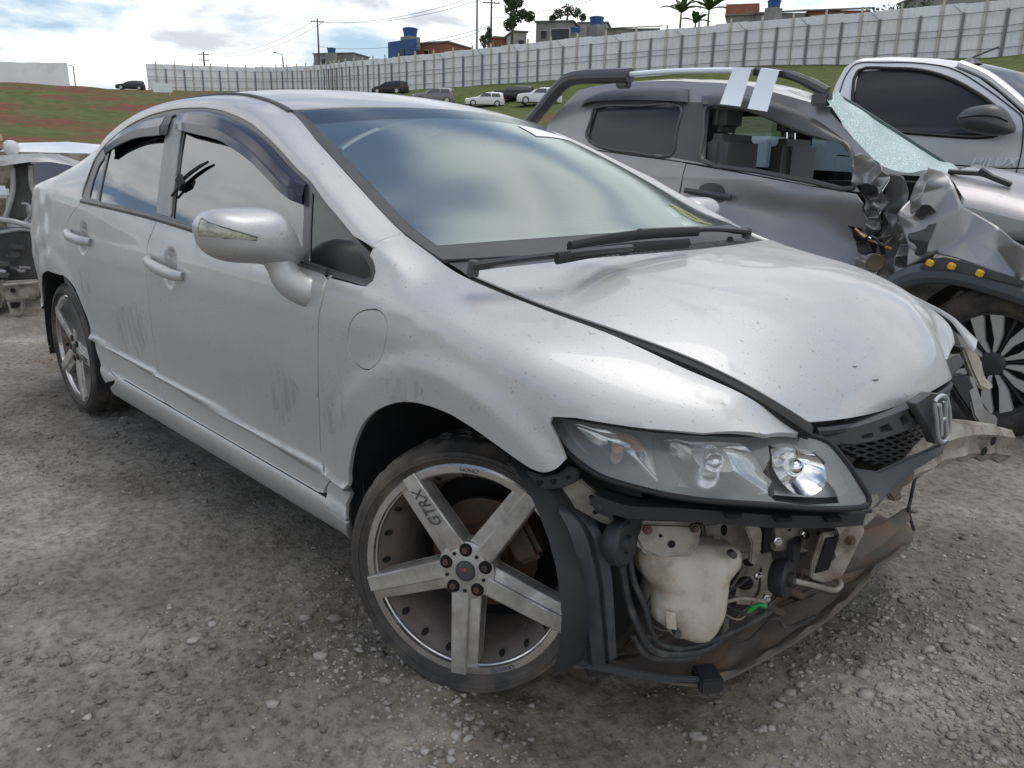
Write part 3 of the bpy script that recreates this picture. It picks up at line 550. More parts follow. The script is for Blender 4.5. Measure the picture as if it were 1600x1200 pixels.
# ------------------------------------------------------------------ wheels
def wheel(parent, hub, n, phase, r=.252, R=.315, width=.19, flat=None, simple=False):
    n = np.array(n, float); n /= np.linalg.norm(n); hub = np.array(hub); u = np.cross(n, [0, 0, 1.]); u /= np.linalg.norm(u); v = np.cross(u, n)
    if v[2] < 0: u, v = -u, -v
    W = thing('w', '', ''); W.name = 'wheel'; [W.__delitem__(k) for k in list(W.keys())]; W.parent = parent
    # tyre
    pr = [(r-.012, -.012), (r-.002, .000), (r+.014, .012), (r+.030, .014), (R-.020, .008), (R-.006, -.006), (R, -.024)]
    wd = width
    for g in (.055, .095, .135):
        pr += [(R+.001, -g+.006), (R-.007, -g+.004), (R-.007, -g-.004), (R+.001, -g-.006)]
    pr += [(R, -wd+.03), (R-.006, -wd+.008), (R-.02, -wd-.004), (r+.02, -wd-.01), (r-.01, -wd+.01)]
    pr = pr[:3]+[(r+.0145, .0155), (r+.020, .0160), (r+.0205, .0135)]+pr[3:]
    mb = MB(); mb.lathe(pr, hub, n, 144); V = np.array(mb.v); ar_ = V-hub; hh_ = ar_@n; rad_ = np.linalg.norm(ar_-np.outer(hh_, n), axis=1); kk = np.repeat(np.arange(144), len(pr)); cut = (rad_ > R-.004) & (hh_ < -.015) & (((kk+(hh_*-60).astype(int)) % 4) == 0); V[cut] -= (ar_-np.outer(hh_, n))[cut]/rad_[cut][:, None]*.007; mb.v = [tuple(q) for q in V]
    if flat is not None:
        low = V[:, 2] < flat; dz = np.clip(flat-V[:, 2], 0, 1); side = ((V-hub)@n > -.06)*2-1.
        V[:, :2] += (dz*side*.55)[:, None]*n[:2]; V[low, 2] = flat+(V[low, 2]-flat)*.04
        near = np.clip(1-(V[:, 2]-flat)/.05, 0, 1)*(V[:, 2] > flat); V[:, :2] += (near*side*.012)[:, None]*n[:2]; mb.v = [tuple(q) for q in V]
    mb.build('tyre', M['tyre'], W, smooth=True, angle=40)
    # rim: stepped lip, deep barrel
    mb = MB(); mb.lathe([(r-.006, -.018), (r+.002, -.006), (r+.001, .002), (r-.004, .005), (r-.019, .004), (r-.021, -.004), (r-.024, -.006), (r-.026, -.012)], hub, n, 72); rim = mb.build('rim', M['lip'], W, smooth=True, angle=30)
    mb = MB(); mb.lathe([(r-.026, -.010), (r-.029, -.024), (r-.045, -.055), (r-.060, -.13), (r-.062, -wd), (r-.02, -wd-.004)], hub, n, 72); mb.build('barrel', M['barrel'], rim, smooth=True)
    if not simple:
        for k in range(20):   # holes drilled round the step of the lip
            a = 2*math.pi*(k+.5)/20+.05; d = math.cos(a)*u+math.sin(a)*v; c = hub+(r-.034)*d-.032*n; nn = -.8*d+.6*n; nn = nn/np.linalg.norm(nn)
            t = np.cross(nn, d); t /= np.linalg.norm(t); b = np.cross(nn, t); mbh = MB()
            mbh.add([c+nn*.002+.0075*math.cos(q)*t+.0115*math.sin(q)*b for q in np.linspace(0, 2*math.pi, 12, endpoint=False)], [tuple(range(12))]); mbh.build('lip_hole', M['dark'], rim)
    # spokes
    for k in range(5):
        a = phase+2*math.pi*k/5; d = math.cos(a)*u+math.sin(a)*v; t = np.cross(n, d)
        G = []
        for q, w2, h in ((.035, .037, -.004), (.07, .035, .000), (.12, .0335, .004), (.18, .0325, .008), (r-.03, .0315, .010), (r-.001, .0310, .009)):
            c = hub+q*d
            G.append([c+t*x+n*(h+y) for x, y in ((-w2, -.045), (-w2, -.004), (-w2+.003, 0), (w2*.22, 0), (w2*.30, -.009), (w2*.92, -.011), (w2*1.02, -.012), (w2*1.02, -.045))])
        mb = MB(); mb.grid(G); e = G[-1]; mb.add(e, [tuple(range(8))]); mb.add([G[-1][0], G[-1][7], G[0][7], G[0][0]], [(0, 1, 2, 3)])
        s_ = mb.build('spoke', M['rim'], W, smooth=True, bevel=.0015, seg=1, angle=25)
        if k == 2 and not simple:
            text_mesh('GTRX', .036, M['grey_plastic'], 'spoke_lettering', s_, frame(hub+.165*d-t*.011+n*.0105, d, t), .0016, .35)
    mb = MB(); mb.lathe([(.001, -.001), (.052, -.001), (.068, -.006), (.074, -.02), (.07, -.05)], hub, n, 40); hb = mb.build('hub', M['rim'], W, smooth=True, angle=40)
    for k in range(5):
        a = phase+2*math.pi*(k+.5)/5; d = math.cos(a)*u+math.sin(a)*v; c = hub+.050*d+n*.001
        mb = MB(); mb.lathe([(.0005, .0012), (.0145, .0012), (.0160, -.003)], c, n, 20); mb.build('bolt_pocket', M['dark'], W)
        mb = MB(); mb.lathe([(.0005, .003), (.003, .003), (.0035, .0055), (.0065, .0055), (.0078, .001)], c, n, 10); mb.build('wheel_bolt', M['brake'], W)
        c2 = hub+.047*(math.cos(a+.63)*u+math.sin(a+.63)*v); mb = MB(); mb.lathe([(.0005, .0015), (.0045, .0015)], c2, n, 10); mb.build('pin_hole', M['dark'], W)
    mb = MB(); mb.lathe([(.0005, .006), (.014, .0055), (.022, .004), (.0245, .0), (.025, -.003)], hub, n, 28); cp = mb.build('centre_cap', M['grey_plastic'], W, smooth=True, angle=50)
    if not simple:
        mb = MB(); mb.box(hub+n*.0066+.004*v, (.001, .001, .001)); mb = MB(); mb.lathe([(.0005, .0068), (.0045, .0066)], hub+.006*v, n, 14); mb.build('cap_emblem', M['red'], cp)
        for a, dirn in ((math.pi/2, 1), (-math.pi*.64, 1)):
            d = math.cos(a)*u+math.sin(a)*v; text_mesh('MOMO' if a == math.pi/2 else 'KRANSSES', .014, M['print'], 'lip_lettering', rim, frame(hub+(r-.0115)*d+n*.0055, -np.cross(n, d), -d), .0008)
    mb = MB(); mb.lathe([(.001, -.10), (.07, -.10), (.075, -.125), (.135, -.125), (.135, -.145), (.07, -.15)], hub, n, 40); mb.build('brake_disc', M['brake'], W, smooth=True, angle=35)
    mb = MB(); mb.lathe([(.20, -.19), (.001, -.19)], hub, n, 40); mb.build('brake_shield', M['dark'], W)
    a = 2.6; d = math.cos(a)*u+math.sin(a)*v; t = np.cross(n, d); mb = MB(); mb.box(hub+.12*d-n*.12, (.07, .11, .09), np.stack([d, t, n], 1)); mb.build('brake_caliper', M['brake'], W, bevel=.012)
    return W
st_ = math.radians(27); fh_ = onY((727, 890), -.81)
wheel(civic, fh_+[0, 0, -.004], (math.sin(st_), -math.cos(st_), .10), math.radians(-92), flat=.004, R=.303)
wheel(civic, (-2.71, -.835, .308), (0, -1, 0), math.radians(38), R=.312)
wheel(civic, (.0, .80, .30), (math.sin(st_), math.cos(st_), 0), .3, R=.31, simple=True)
wheel(civic, (-2.71, .835, .308), (0, 1, 0), .9, R=.312, simple=True)
for sg_ in (-1, 1):   # wheel housings
    for cx_, rr_, z0 in ((.02, .372, .325), (-2.71, .37, .31)):
        mb = MB(); ths = np.linspace(-.35, math.pi+.25, 28)
        mb.grid([[(cx_+rr_*k*math.cos(a), sg_*y, z0+rr_*k*math.sin(a)) for y, k in ((.856, .985), (.80, 1.0), (.62, 1.0), (.52, .9), (.5, .3))] for a in ths]); mb.build('wheel_housing', M['black_plastic'], civic, smooth=True)
# ------------------------------------------------------------------ floor, interior, cowl, wipers
mb = MB(); mb.box((-1.5, 0, .29), (2.0, 1.5, .10)); mb.box((-3.1, 0, .38), (.5, 1.3, .16)); mb.box((-1.5, 0, .27), (4.0, .9, .08)); mb.build('floor_pan', M['dark'], civic)
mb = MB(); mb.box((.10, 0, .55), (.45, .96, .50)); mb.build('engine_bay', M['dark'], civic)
both('inner_panel', [(-2.75, .34), (-.35, .34), (-.35, .88), (-2.75, .95)], SideP, M['interior'], civic, cell=.2, off=-.055, thick=0)
panel('headliner', strip(-1.08, -2.15, 8, -.9, .9, 8), RoofP, M['interior'], civic, cell=.2, out=(0, 0, 1), off=-.03, thick=0)
mb = MB(); G = []
for x, z in ((-.16, .90), (-.22, .945), (-.40, .965), (-.55, .94), (-.62, .86), (-.62, .60)): G.append([(x+.16*(1-(y/.64)**2)*(x > -.3), y, z) for y in np.linspace(-.64, .64, 9)])
mb.grid(G); mb.build('dashboard', M['interior'], civic, smooth=True)
mb = MB(); th = np.linspace(0, 2*math.pi, 33); ctr = np.array([-.72, .37, .93]); e1 = np.array([0, 1, 0]); e2 = np.array([-.42, 0, .91]); mb.tube([ctr+.185*(math.cos(a)*e1+math.sin(a)*e2) for a in th], .016, 8, caps=False)
mb.tube([ctr-.18*e1, ctr, ctr+.18*e1], .014, 6); mb.tube([ctr, ctr-.17*e2], .016, 6); mb.build('steering_wheel', M['black_plastic'], civic, smooth=True)
for y in (-.37, .37):
    for x in (-1.15, -2.0):
        st0 = MB(); st0.box((x, y, .52), (.50, .50, .16)); st0.add([], []); st0.box((x-.30, y, .80), (.14, .48, .58), [[math.cos(.25), 0, -math.sin(.25)], [0, 1, 0], [math.sin(.25), 0, math.cos(.25)]]); so = st0.build('seat', M['seat'], civic, bevel=.05, seg=3)
        hb = MB(); hb.box((x-.40, y, 1.16), (.10, .26, .17)); hb.build('headrest', M['seat'], so, bevel=.04, seg=3)
mb = MB(); mb.box((-.93, .02, 1.27), (.03, .22, .06)); mb.build('interior_mirror', M['black_plastic'], civic, bevel=.012)
# cowl panel between hood and glass
n_ = 41; G = []
for t in np.linspace(-1, 1, n_):
    h = HoodP(np.array(0.), np.array(t*.492)); w = ScreenP(np.array(.085), np.array(t*.965)); G.append([h+[.03, 0, -.03], h+[-.002, 0, -.012], h*.75+w*.25+[0, 0, -.012], h*.45+w*.55+[0, 0, -.016], w+[0, 0, -.004], w+[-.03, 0, .0]])
mb = MB(); mb.grid(G); cowl = mb.build('cowl_panel', M['grey_plastic'], civic, smooth=True)
def cowlpt(t, f):
    h = HoodP(np.array(0.), np.array(t*.492)); w = ScreenP(np.array(.085), np.array(t*.965)); return h*(1-f)+w*f+np.array([0, 0, -.010])
k = 0
for t0 in np.linspace(-.52, .80, 60):   # louvre slots, in groups
    k += 1
    if k % 6 == 0: continue
    for f in (.13, .25):
        a, b = cowlpt(t0, f), cowlpt(t0+.006, f+.06); m_ = (a+b)/2; mb = MB(); e = cowlpt(t0+.010, f)-a; g = cowlpt(t0, f+.085)-a; q = a+np.array([0, 0, .0025]); mb.add([q, q+e, q+e+g, q+g], [(0, 1, 2, 3)]); mb.build('louvre_slot', M['dark'], cowl)
def wiper(arm, blade, name='wiper'):
    W = MB(); W.tube(spl(arm, 5), [.013]*3+[.010]*(len(spl(arm, 5))-3), 8, sx=1.3, sy=.8); o = W.build(name, M['black_plastic'], civic, smooth=True)
    B = MB(); B.tube(spl(blade, 5), .011, 8, sx=.7, sy=1.2); B.build('blade', M['rubber'], o, smooth=True)
    p = np.array(arm[0]); C_ = MB(); C_.lathe([(.001, .014), (.010, .012), (.013, .005), (.0135, -.02)], p, (.2, 0, 1), 16); C_.build('pivot_cap', M['grey_plastic'], o, smooth=True)
def onScreen(p, lift):
    s, t = inv(ScreenP, [p], (-.1, 1), (-1.05, 1.05), 60)[0]; P = ScreenP(np.array(s), np.array(t)); return P+np.array([.35, 0, .93])*lift
def onCowl(p, z): return onZ(p, z)
wiper([onZ((740, 416), .972), onZ((800, 407), .985), onZ((900, 395), 1.002), onZ((985, 387), 1.004)], [onZ((870, 404), .994), onZ((960, 389), 1.0), onZ((1075, 380), .999)])
wiper([onZ((1168, 362), 1.0), onZ((1120, 358), 1.012), onZ((1060, 359), 1.020), onZ((1000, 362), 1.024)], [onZ((890, 386), 1.01), onZ((950, 374), 1.016), onZ((1010, 366), 1.018), onZ((1090, 362), 1.012)])
for p in ((975, 400), (1140, 380)): mb = MB(); q = onZ(p, .966); mb.lathe([(.0005, .022), (.007, .02), (.012, .008), (.016, -.01)], q, (0, 0, 1), 14); mb.build('washer_nozzle', M['black_plastic'], civic, smooth=True)
yl = MB()
for a, b, c in (((1050, 322), (1080, 338), (1100, 350)), ((1046, 320), (1085, 345), (1110, 352))): yl.tube(spl([onScreen(a, .004), onScreen(b, .004), onScreen(c, .004)], 5), .0018, 6)
yl.build('marker_scribble', M['yellow'], civic)
for a in ((1040, 320), (1066, 343)):
    q = [onScreen((a[0]+i, a[1]+j), -.01) for i, j in ((0, 0), (14, -1), (26, 14), (15, 14))]; mb = MB(); mb.add(q, [(0, 1, 2, 3)]); mb.build('paper_label', M['sticker'], civic)

mb = MB(); q = SideP(*np.array(si([(270, 306), (282, 292), (287, 281), (300, 270), (314, 260), (327, 253)])).T)+[0, -.004, 0]; mb.tube(q, [.004, .005, .007, .007, .006, .004], 6); clip_ = mb.build('broken_window_clip', M['rubber'], civic, smooth=True)
q = SideP(*np.array(si([(286, 285)])).T)[0]; mb = MB(); mb.box(q+[0, -.008, 0], (.04, .016, .045), [[.8, 0, -.6], [0, 1, 0], [.6, 0, .8]]); mb.build('clip_body', M['rubber'], clip_, bevel=.003)
# ------------------------------------------------------------------ headlight
M['bare'] = mat('bare bent steel', (.26, .25, .24), .4, .6, dirt=(9, (.12, .10, .08), .5, .8)); M['green_wire'] = mat('green plastic', (.03, .35, .10), .4)
M['liner'] = mat('scuffed liner', (.040, .044, .052), .5, noise=(14, (.065, .07, .08), .4, .7), dirt=(9, (.15, .14, .125), .56, .9), bump=(25, .3, .006))
PC = spl([(.20, -.875), (.30, -.842), (.40, -.800), (.50, -.742), (.59, -.668), (.665, -.580), (.725, -.48), (.77, -.375), (.795, -.25), (.81, -.12), (.815, 0), (.81, .12), (.795, .25), (.77, .375), (.725, .48), (.665, .58)], 6)
PL = np.r_[0, np.cumsum(np.linalg.norm(np.diff(PC, axis=0), axis=1))]
def plan(s):
    s = np.asarray(s, float); x = np.interp(s, PL, PC[:, 0]); y = np.interp(s, PL, PC[:, 1]); h = .02
    tx = np.interp(s+h, PL, PC[:, 0])-np.interp(s-h, PL, PC[:, 0]); ty = np.interp(s+h, PL, PC[:, 1])-np.interp(s-h, PL, PC[:, 1]); L = np.hypot(tx, ty)+1e-9
    return x, y, ty/L, -tx/L
def Sheet(d=0., rake=.0, z0=.6, bulge=0.):
    def fn(s, z):
        s = np.asarray(s, float); z = np.asarray(z, float); x, y, nx, ny = plan(s); k = -d-rake*(z-z0)-bulge*(z-z0)**2*8
        return np.stack([x+nx*k, y+ny*k, z], -1)
    return fn
LS = Sheet(0, .55, .62, .25)
SR = (0., 1.6); ZR = (.3, .85)
def ls(px, fn=LS): return inv(fn, px, SR, ZR, 80)
hl_px = [(859, 656), (866, 651), (900, 656), (1000, 672), (1100, 680), (1200, 682), (1250, 681), (1292, 692), (1320, 722), (1342, 755), (1356, 783), (1345, 790), (1290, 792), (1200, 786), (1120, 781), (1050, 772), (990, 758), (940, 742), (903, 718), (878, 692)]
hl_o = ls(hl_px); hlc = spl(hl_o, 4, True)
hl = thing('x', '', ''); hl.name = 'headlight'; [hl.__delitem__(k) for k in list(hl.keys())]; hl.parent = civic
def offs(fn, n_off):
    def g(u, v): u = np.atleast_1d(np.asarray(u, float)); v = np.atleast_1d(np.asarray(v, float)); X = fn(u, v); n = normals_of(fn, u, v, False); s = np.where((n[:, 0] > 0)[:, None], 1, -1); return X+n*s*n_off
    return g
H2 = Sheet(.055, .55, .62, .25)
panel('housing', nudge(hlc, -.004), H2, M['bezel'], hl, cell=.02, out=(1, -.5, 0), thick=0)
mb = MB(); a = LS(*np.array(nudge(hlc, -.003)).T); b = H2(*np.array(nudge(hlc, -.004)).T); mb.grid([np.vstack([a, a[:1]]), np.vstack([b, b[:1]])]); mb.build('housing_wall', M['black_plastic'], hl, smooth=True)
brk = ls([(1200, 694), (1215, 700), (1240, 698), (1262, 712), (1272, 705), (1290, 722), (1283, 742), (1304, 765), (1312, 786), (1260, 789), (1212, 783), (1196, 770), (1206, 752), (1192, 738), (1203, 716)])
panel('lens', hlc, LS, M['lens'], hl, cell=.02, holes=[brk], out=(1, -.5, 0), thick=.003)
mb = MB(); P = LS(*np.array(nudge(hlc, -.003)).T); mb.tube(np.vstack([P, P[:1]]), .006, 8, caps=False); mb.build('gasket', M['rubber'], hl, smooth=True)
def bowl(px, depth, m_, nm, base=.006, open_=.018):
    o = np.array(spl(ls(px, Sheet(open_, .55, .62, .25)), 4, True)); c = o.mean(0); F = Sheet(0, .55, .62, .25); G = []
    for f in (1., .98, .9, .75, .55, .35, .15, .02):
        q = c+(o-c)*f; k = open_+depth*(1-f**2.2); X = Sheet(k, .55, .62, .25)(q[:, 0], q[:, 1]); G.append(np.vstack([X, X[:1]]))
    mb = MB(); mb.grid(G); return mb.build(nm, m_, hl, smooth=True, angle=80), Sheet(open_+depth*.55, .55, .62, .25)(np.array(c[0]), np.array(c[1]))
r1, c1 = bowl([(893, 664), (930, 668), (975, 677), (1000, 690), (1016, 722), (1026, 752), (985, 745), (945, 730), (912, 702)], .035, M['reflector'], 'turn_reflector')
r2, c2 = bowl([(1040, 688), (1090, 690), (1150, 692), (1172, 704), (1190, 735), (1200, 768), (1150, 774), (1095, 768), (1062, 745), (1045, 715)], .045, M['reflector'], 'main_reflector')
r3, c3 = bowl([(1207, 712), (1222, 700), (1248, 700), (1275, 712), (1290, 735), (1288, 760), (1268, 774), (1240, 770), (1220, 752), (1209, 732)], .03, M['reflector'], 'high_beam_reflector')
bo, _ = bowl([(1018, 684), (1034, 686), (1062, 752), (1040, 766), (1030, 752)], -.006, M['grey_plastic'], 'bezel_bar', open_=.022); bo2, _ = bowl([(1172, 690), (1204, 692), (1200, 730), (1210, 772), (1203, 778), (1194, 742)], -.006, M['grey_plastic'], 'bezel_bar', open_=.020)
for c, r_, m_ in ((c1, .010, M['amber']), (c2, .020, M['chrome']), (c3, .018, M['chrome'])):
    mb = MB(); mb.lathe([(.0005, r_), (r_*.5, r_*.87), (r_*.87, r_*.5), (r_, 0), (r_*.8, -.03)], c, (.75, -.6, .2), 18); mb.build('bulb', m_, hl, smooth=True)
# ribbed glass insert left in the broken lamp
mb = MB(); q = ls([(1209, 705), (1245, 700), (1250, 712), (1238, 758), (1226, 755), (1212, 735)]); panel('lens_insert', q, Sheet(.012, .55, .62, .25), M['lens'], hl, cell=.02, out=(1, -.5, 0), thick=.004)
# ------------------------------------------------------------------ bare front end
def swept(px, fn, r, m_, nm, parent=civic, sx=1., sy=1., n=8, k=5):
    uv = ls(px, fn); P = spl(fn(*np.array(uv).T), k); mb = MB(); mb.tube(P, r, n, sx=sx, sy=sy); return mb.build(nm, m_, parent, smooth=True, angle=45)
B0 = Sheet(.02)
bar = swept([(926, 777), (945, 786), (985, 797), (1050, 800), (1120, 805), (1200, 811), (1280, 812), (1345, 808)], B0, .019, M['black_plastic'], 'bumper_bracket', sx=.7, sy=.95, n=4)
swept([(940, 770), (1000, 786), (1100, 792), (1200, 797), (1300, 797), (1350, 792)], Sheet(.045), .014, M['black_plastic'], 'lamp_support', sx=1.6, sy=.6, n=8)
for p in ((1140, 797), (1215, 803), (1290, 803)):
    q = Sheet(.004)(*np.array(ls([p], B0)[0])); mb = MB(); mb.box(q, (.022, .03, .008), [[.8, .6, 0], [-.6, .8, 0], [0, 0, 1]]); mb.build('clip_slot', M['dark'], bar)
# fender end bracket (ribbed black plastic) and inner wing
def slab(px, q, n, thick, m_, nm, parent=civic, bevel=.003, holes=()):
    n = np.array(n, float); n /= np.linalg.norm(n); P = [onPl(p, q, n) for p in px]; mb = MB(); mb.prism(P, -n*thick); o = mb.build(nm, m_, parent, bevel=bevel, seg=2, angle=40)
    for h in holes:
        H = spl([onPl(p, q, n)+n*.0012 for p in h], 3, True); k = MB(); k.add(H, [tuple(range(len(H)))]); k.build('hole', M['dark'], o)
    return o
NF = (.72, -.66, .20)
def circ_px(c, rx, ry, n=10): return [(c[0]+rx*math.cos(a), c[1]+ry*math.sin(a)) for a in np.linspace(0, 2*math.pi, n, endpoint=False)]
fe = slab([(790, 722), (815, 733), (850, 745), (872, 742), (888, 728), (905, 735), (902, 752), (880, 762), (850, 766), (820, 757), (803, 742)], (.33, -.80, .62), (.45, -.88, .1), .03, M['black_plastic'], 'fender_bracket', holes=[[(820, 742), (832, 748), (826, 754)], [(838, 750), (850, 752), (842, 760)], [(858, 750), (870, 748), (866, 758)], circ_px((888, 746), 4, 4)])
slab([(852, 765), (880, 760), (905, 748), (932, 770), (945, 800), (965, 820), (962, 826), (935, 815), (905, 800), (872, 782)], (.36, -.74, .58), (.5, -.85, .15), .02, M['beige_metal'], 'wing_stay', holes=[circ_px((930, 800), 4, 4)])
slab([(918, 775), (945, 785), (962, 800), (955, 812), (930, 800)], (.40, -.745, .57), (.5, -.85, .15), .02, M['black_plastic'], 'clip_block')
# wheel arch liner in front of the tyre: loft between its outer and inner edges
lo_ = [onY(p, y) for p, y in (((795, 728), -.815), ((822, 752), -.815), ((846, 805), -.81), ((866, 875), -.80), ((882, 950), -.78), ((896, 1034), -.755))]
li_ = [onY(p, y) for p, y in (((862, 768), -.775), ((900, 795), -.765), ((936, 825), -.755), ((952, 880), -.75), ((958, 950), -.74), ((962, 1022), -.72))]
lo_, li_ = spl(lo_, 5), spl(li_, 5); G = []
for a, b in zip(lo_, li_):
    row = [a+np.array([-.05, .06, 0]), a+np.array([-.004, .01, 0])]
    for f in (0., .08, .30, .36, .42, .7, .76, .82, 1.): row.append(a*(1-f)+b*f+np.array([.75, -.66, 0])*(.010+.020*math.sin(math.pi*f)-(.010 if f in (.36, .76) else 0)))
    row.append(b+np.array([-.10, .10, 0])); G.append(row)
mb = MB(); mb.grid(G); mb.build('arch_liner', M['liner'], civic, smooth=True, angle=50)
# front frame, radiator support
fr = thing('x', '', ''); fr.name = 'front_frame'; [fr.__delitem__(k) for k in list(fr.keys())]; fr.parent = civic
slab([(1000, 815), (1095, 818), (1098, 840), (1078, 888), (1062, 890), (1000, 862), (990, 840)], (.52, -.60, .45), (.8, -.58, .15), .12, M['beige_metal'], 'rail_end', fr, .008, holes=[circ_px((1049, 850), 6, 6), circ_px((1032, 837), 3, 3)])
slab([(1096, 818), (1150, 812), (1200, 820), (1210, 860), (1150, 862), (1105, 858)], (.50, -.45, .46), (.85, -.5, .1), .10, M['beige_metal'], 'inner_rail', fr, .006, holes=[circ_px((1131, 828), 5, 9)])
slab([(1205, 820), (1285, 818), (1300, 825), (1298, 858), (1250, 866), (1208, 862)], (.60, -.35, .47), (.9, -.4, .1), .08, M['beige_metal'], 'crash_box', fr, .008, holes=[circ_px((1233, 828), 3, 2), circ_px((1233, 852), 3, 2), circ_px((1278, 833), 3, 3)])
slab([(1140, 862), (1205, 860), (1215, 900), (1205, 950), (1150, 945), (1135, 900)], (.47, -.42, .38), (.85, -.5, .1), .03, M['beige_metal'], 'radiator_support', fr, .004, holes=[circ_px((1164, 911), 13, 11), [(1160, 875), (1178, 872), (1176, 884), (1164, 883)]])
# bumper beam end (open channel) running to the far side
mb = MB(); beam = []
for p, y in (((1300, 850), -.36), ((1345, 800), -.26), ((1400, 745), -.10), ((1450, 712), .05), ((1500, 694), .20), ((1540, 692), .33), ((1576, 696), .44)): beam.append(onY(p, y))
beam = spl(beam, 4); Gt = []
for i, c in enumerate(beam):
    Gt.append([c+np.array(o) for o in ((-.07, .02, .04), (.0, 0, .045+.008*math.sin(i*1.3)), (.012, 0, .025), (.004+.006*math.sin(i*.9), 0, .008), (.004, 0, -.008), (.012+.006*math.sin(i*1.7), 0, -.025), (.0, 0, -.045+.008*math.sin(i*2.1)), (-.07, .02, -.04))])
mb.grid(Gt); mb.grid([[q+np.array([-.005, 0, 0]) for q in g] for g in Gt]); bm_ = mb.build('bumper_beam', M['beige_metal'], fr, smooth=True, angle=30)
for p in ((1501, 686), (1552, 689), (1538, 705)):
    q = onPl(p, beam[-6]+np.array([.016, 0, 0]), (1, -.3, 0)); k = MB(); k.lathe([(.0005, 0), (.012, 0)], q, (1, -.35, .0), 14); k.build('hole', M['dark'], bm_)
slab([(1285, 835), (1320, 828), (1350, 822), (1352, 832), (1318, 900), (1290, 912), (1268, 905), (1270, 880)], (.70, -.34, .42), (.80, -.6, .1), .012, M['beige_metal'], 'beam_stay', fr, .003)
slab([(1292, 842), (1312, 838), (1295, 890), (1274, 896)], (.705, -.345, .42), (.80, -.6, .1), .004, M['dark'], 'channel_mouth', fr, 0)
mb = MB(); mb.tube(spl([onY((1242, 908), -.42), onY((1275, 915), -.38), onY((1305, 922), -.34), onY((1314, 912), -.32), onY((1298, 900), -.30)], 4), .006, 8); mb.build('tow_hook', M['beige_metal'], fr, smooth=True)
# washer tank
tp = onX((1075, 920), .50); tn = np.array([.78, -.60, .17]); tn /= np.linalg.norm(tn); tx = np.cross([0, 0, 1], tn); tx /= np.linalg.norm(tx); ty = np.cross(tn, tx)
tq = CAM+ray((1075, 920))*(np.dot(np.array([.50, -.60, .36])-CAM, tn)/np.dot(ray((1075, 920)), tn))
tpx = [(998, 880), (1000, 852), (1030, 846), (1080, 848), (1120, 852), (1148, 856), (1158, 864), (1157, 880), (1141, 900), (1136, 930), (1130, 965), (1110, 998), (1090, 1004), (1070, 998), (1052, 994), (1040, 980), (1022, 966), (1018, 940), (1020, 918), (1006, 900)]
td = Dome(tq, tx, ty, tn, [onPl(p, tq, tn) for p in tpx], .045, 3.6, .62, cen=None); tk = td.build('washer_tank', M['tank'], civic, .10)
slab([(1040, 955), (1056, 958), (1058, 985), (1042, 982)], tq+tn*.046, tn, .004, M['tank'], 'tank_recess', tk, .001)
for p in ((1147, 868), (1060, 992)): slab(circ_px(p, 6, 6, 12), tq+tn*.05, tn, .02, M['grey_plastic'], 'tank_bolt', tk, .001)
# horns
for (p, q, r_) in (((978, 850), (.47, -.70, .48), .046), ((1232, 905), (.60, -.42, .36), .042)):
    q = onPl(p, q, (.8, -.55, .1)); hn = MB(); hn.lathe([(.0005, .012), (r_*.35, .012), (r_*.4, .004), (r_*.85, .004), (r_, -.002), (r_, -.020), (r_*.8, -.034), (.001, -.036)], q, (.95, .15, .1), 28); ho = hn.build('horn', M['black_plastic'], civic, smooth=True, angle=35)
    hn = MB(); hn.box(q+np.array([-.01, .03, .045]), (.015, .04, .07)); hn.build('horn_bracket', M['black_plastic'], ho, bevel=.003)
# wiring
def wire(px, r, m_='rubber_wire', nm='wiring_loom'): mb = MB(); mb.tube(spl([onY(p, y) for p, y in px], 6), r, 8); return mb.build(nm, M[m_], civic, smooth=True)
wire([((972, 868), -.71), ((974, 900), -.71), ((982, 940), -.70), ((1000, 985), -.69), ((1020, 1015), -.67), ((1060, 1022), -.62), ((1110, 1012), -.56), ((1132, 985), -.53), ((1132, 965), -.52)], .0085)
wire([((984, 868), -.70), ((990, 905), -.70), ((1008, 950), -.69), ((1018, 985), -.68), ((1030, 1005), -.66), ((1075, 1012), -.60), ((1150, 985), -.52), ((1205, 955), -.46)], .006)
wire([((1000, 870), -.66), ((1025, 895), -.64), ((1020, 930), -.65), ((1008, 955), -.67)], .006)
wire([((990, 990), -.69), ((1010, 1022), -.67), ((1050, 1030), -.63), ((1090, 1026), -.58)], .008)
wire([((1430, 745), 0.), ((1424, 775), -.0), ((1420, 800), .02), ((1428, 828), .04)], .004)
wire([((1135, 940), -.52), ((1160, 935), -.50), ((1195, 940), -.46)], .004, 'beige_metal', 'cable_stay')
# undertray
ut = [(895, 1036), (985, 1048), (1040, 1062), (1100, 1064), (1180, 1045), (1260, 985), (1330, 935), (1375, 890), (1425, 838), (1418, 815), (1385, 830), (1340, 850), (1250, 900), (1180, 950), (1100, 985), (1000, 1000), (960, 1018), (930, 1028)]
ut = [(a+6*math.sin(i*2.7), b+5*math.sin(i*4.1+1)) for i, (a, b) in enumerate(ut)]
T = np.array([onZ(p, .115+.05*sst(1000, 1420, p[0])) for p in ut]); mb = MB(); c = T.mean(0); G = []
for f, dz in ((1., -.007), (1., 0.), (.95, .004), (.75, -.012), (.5, .0), (.02, -.01)): q = c+(T-c)*f+[0, 0, dz]; q = spl(q, 4, True); q[:, 2] += .006*np.sin(q[:, 1]*46)*(f < 1); G.append(np.vstack([q, q[:1]]))
mb.grid(G); tray = mb.build('undertray', M['rust'], civic, smooth=True, angle=40)
tin = [onZ((960, 1015), .115), onZ((1250, 900), .14), onZ((1400, 815), .16)]; mb = MB(); mb.add([tin[0], tin[1], tin[2], (.2, .6, .15), (.2, -.62, .12)], [(0, 1, 2, 3, 4)]); mb.build('under_shield', M['rust'], tray)
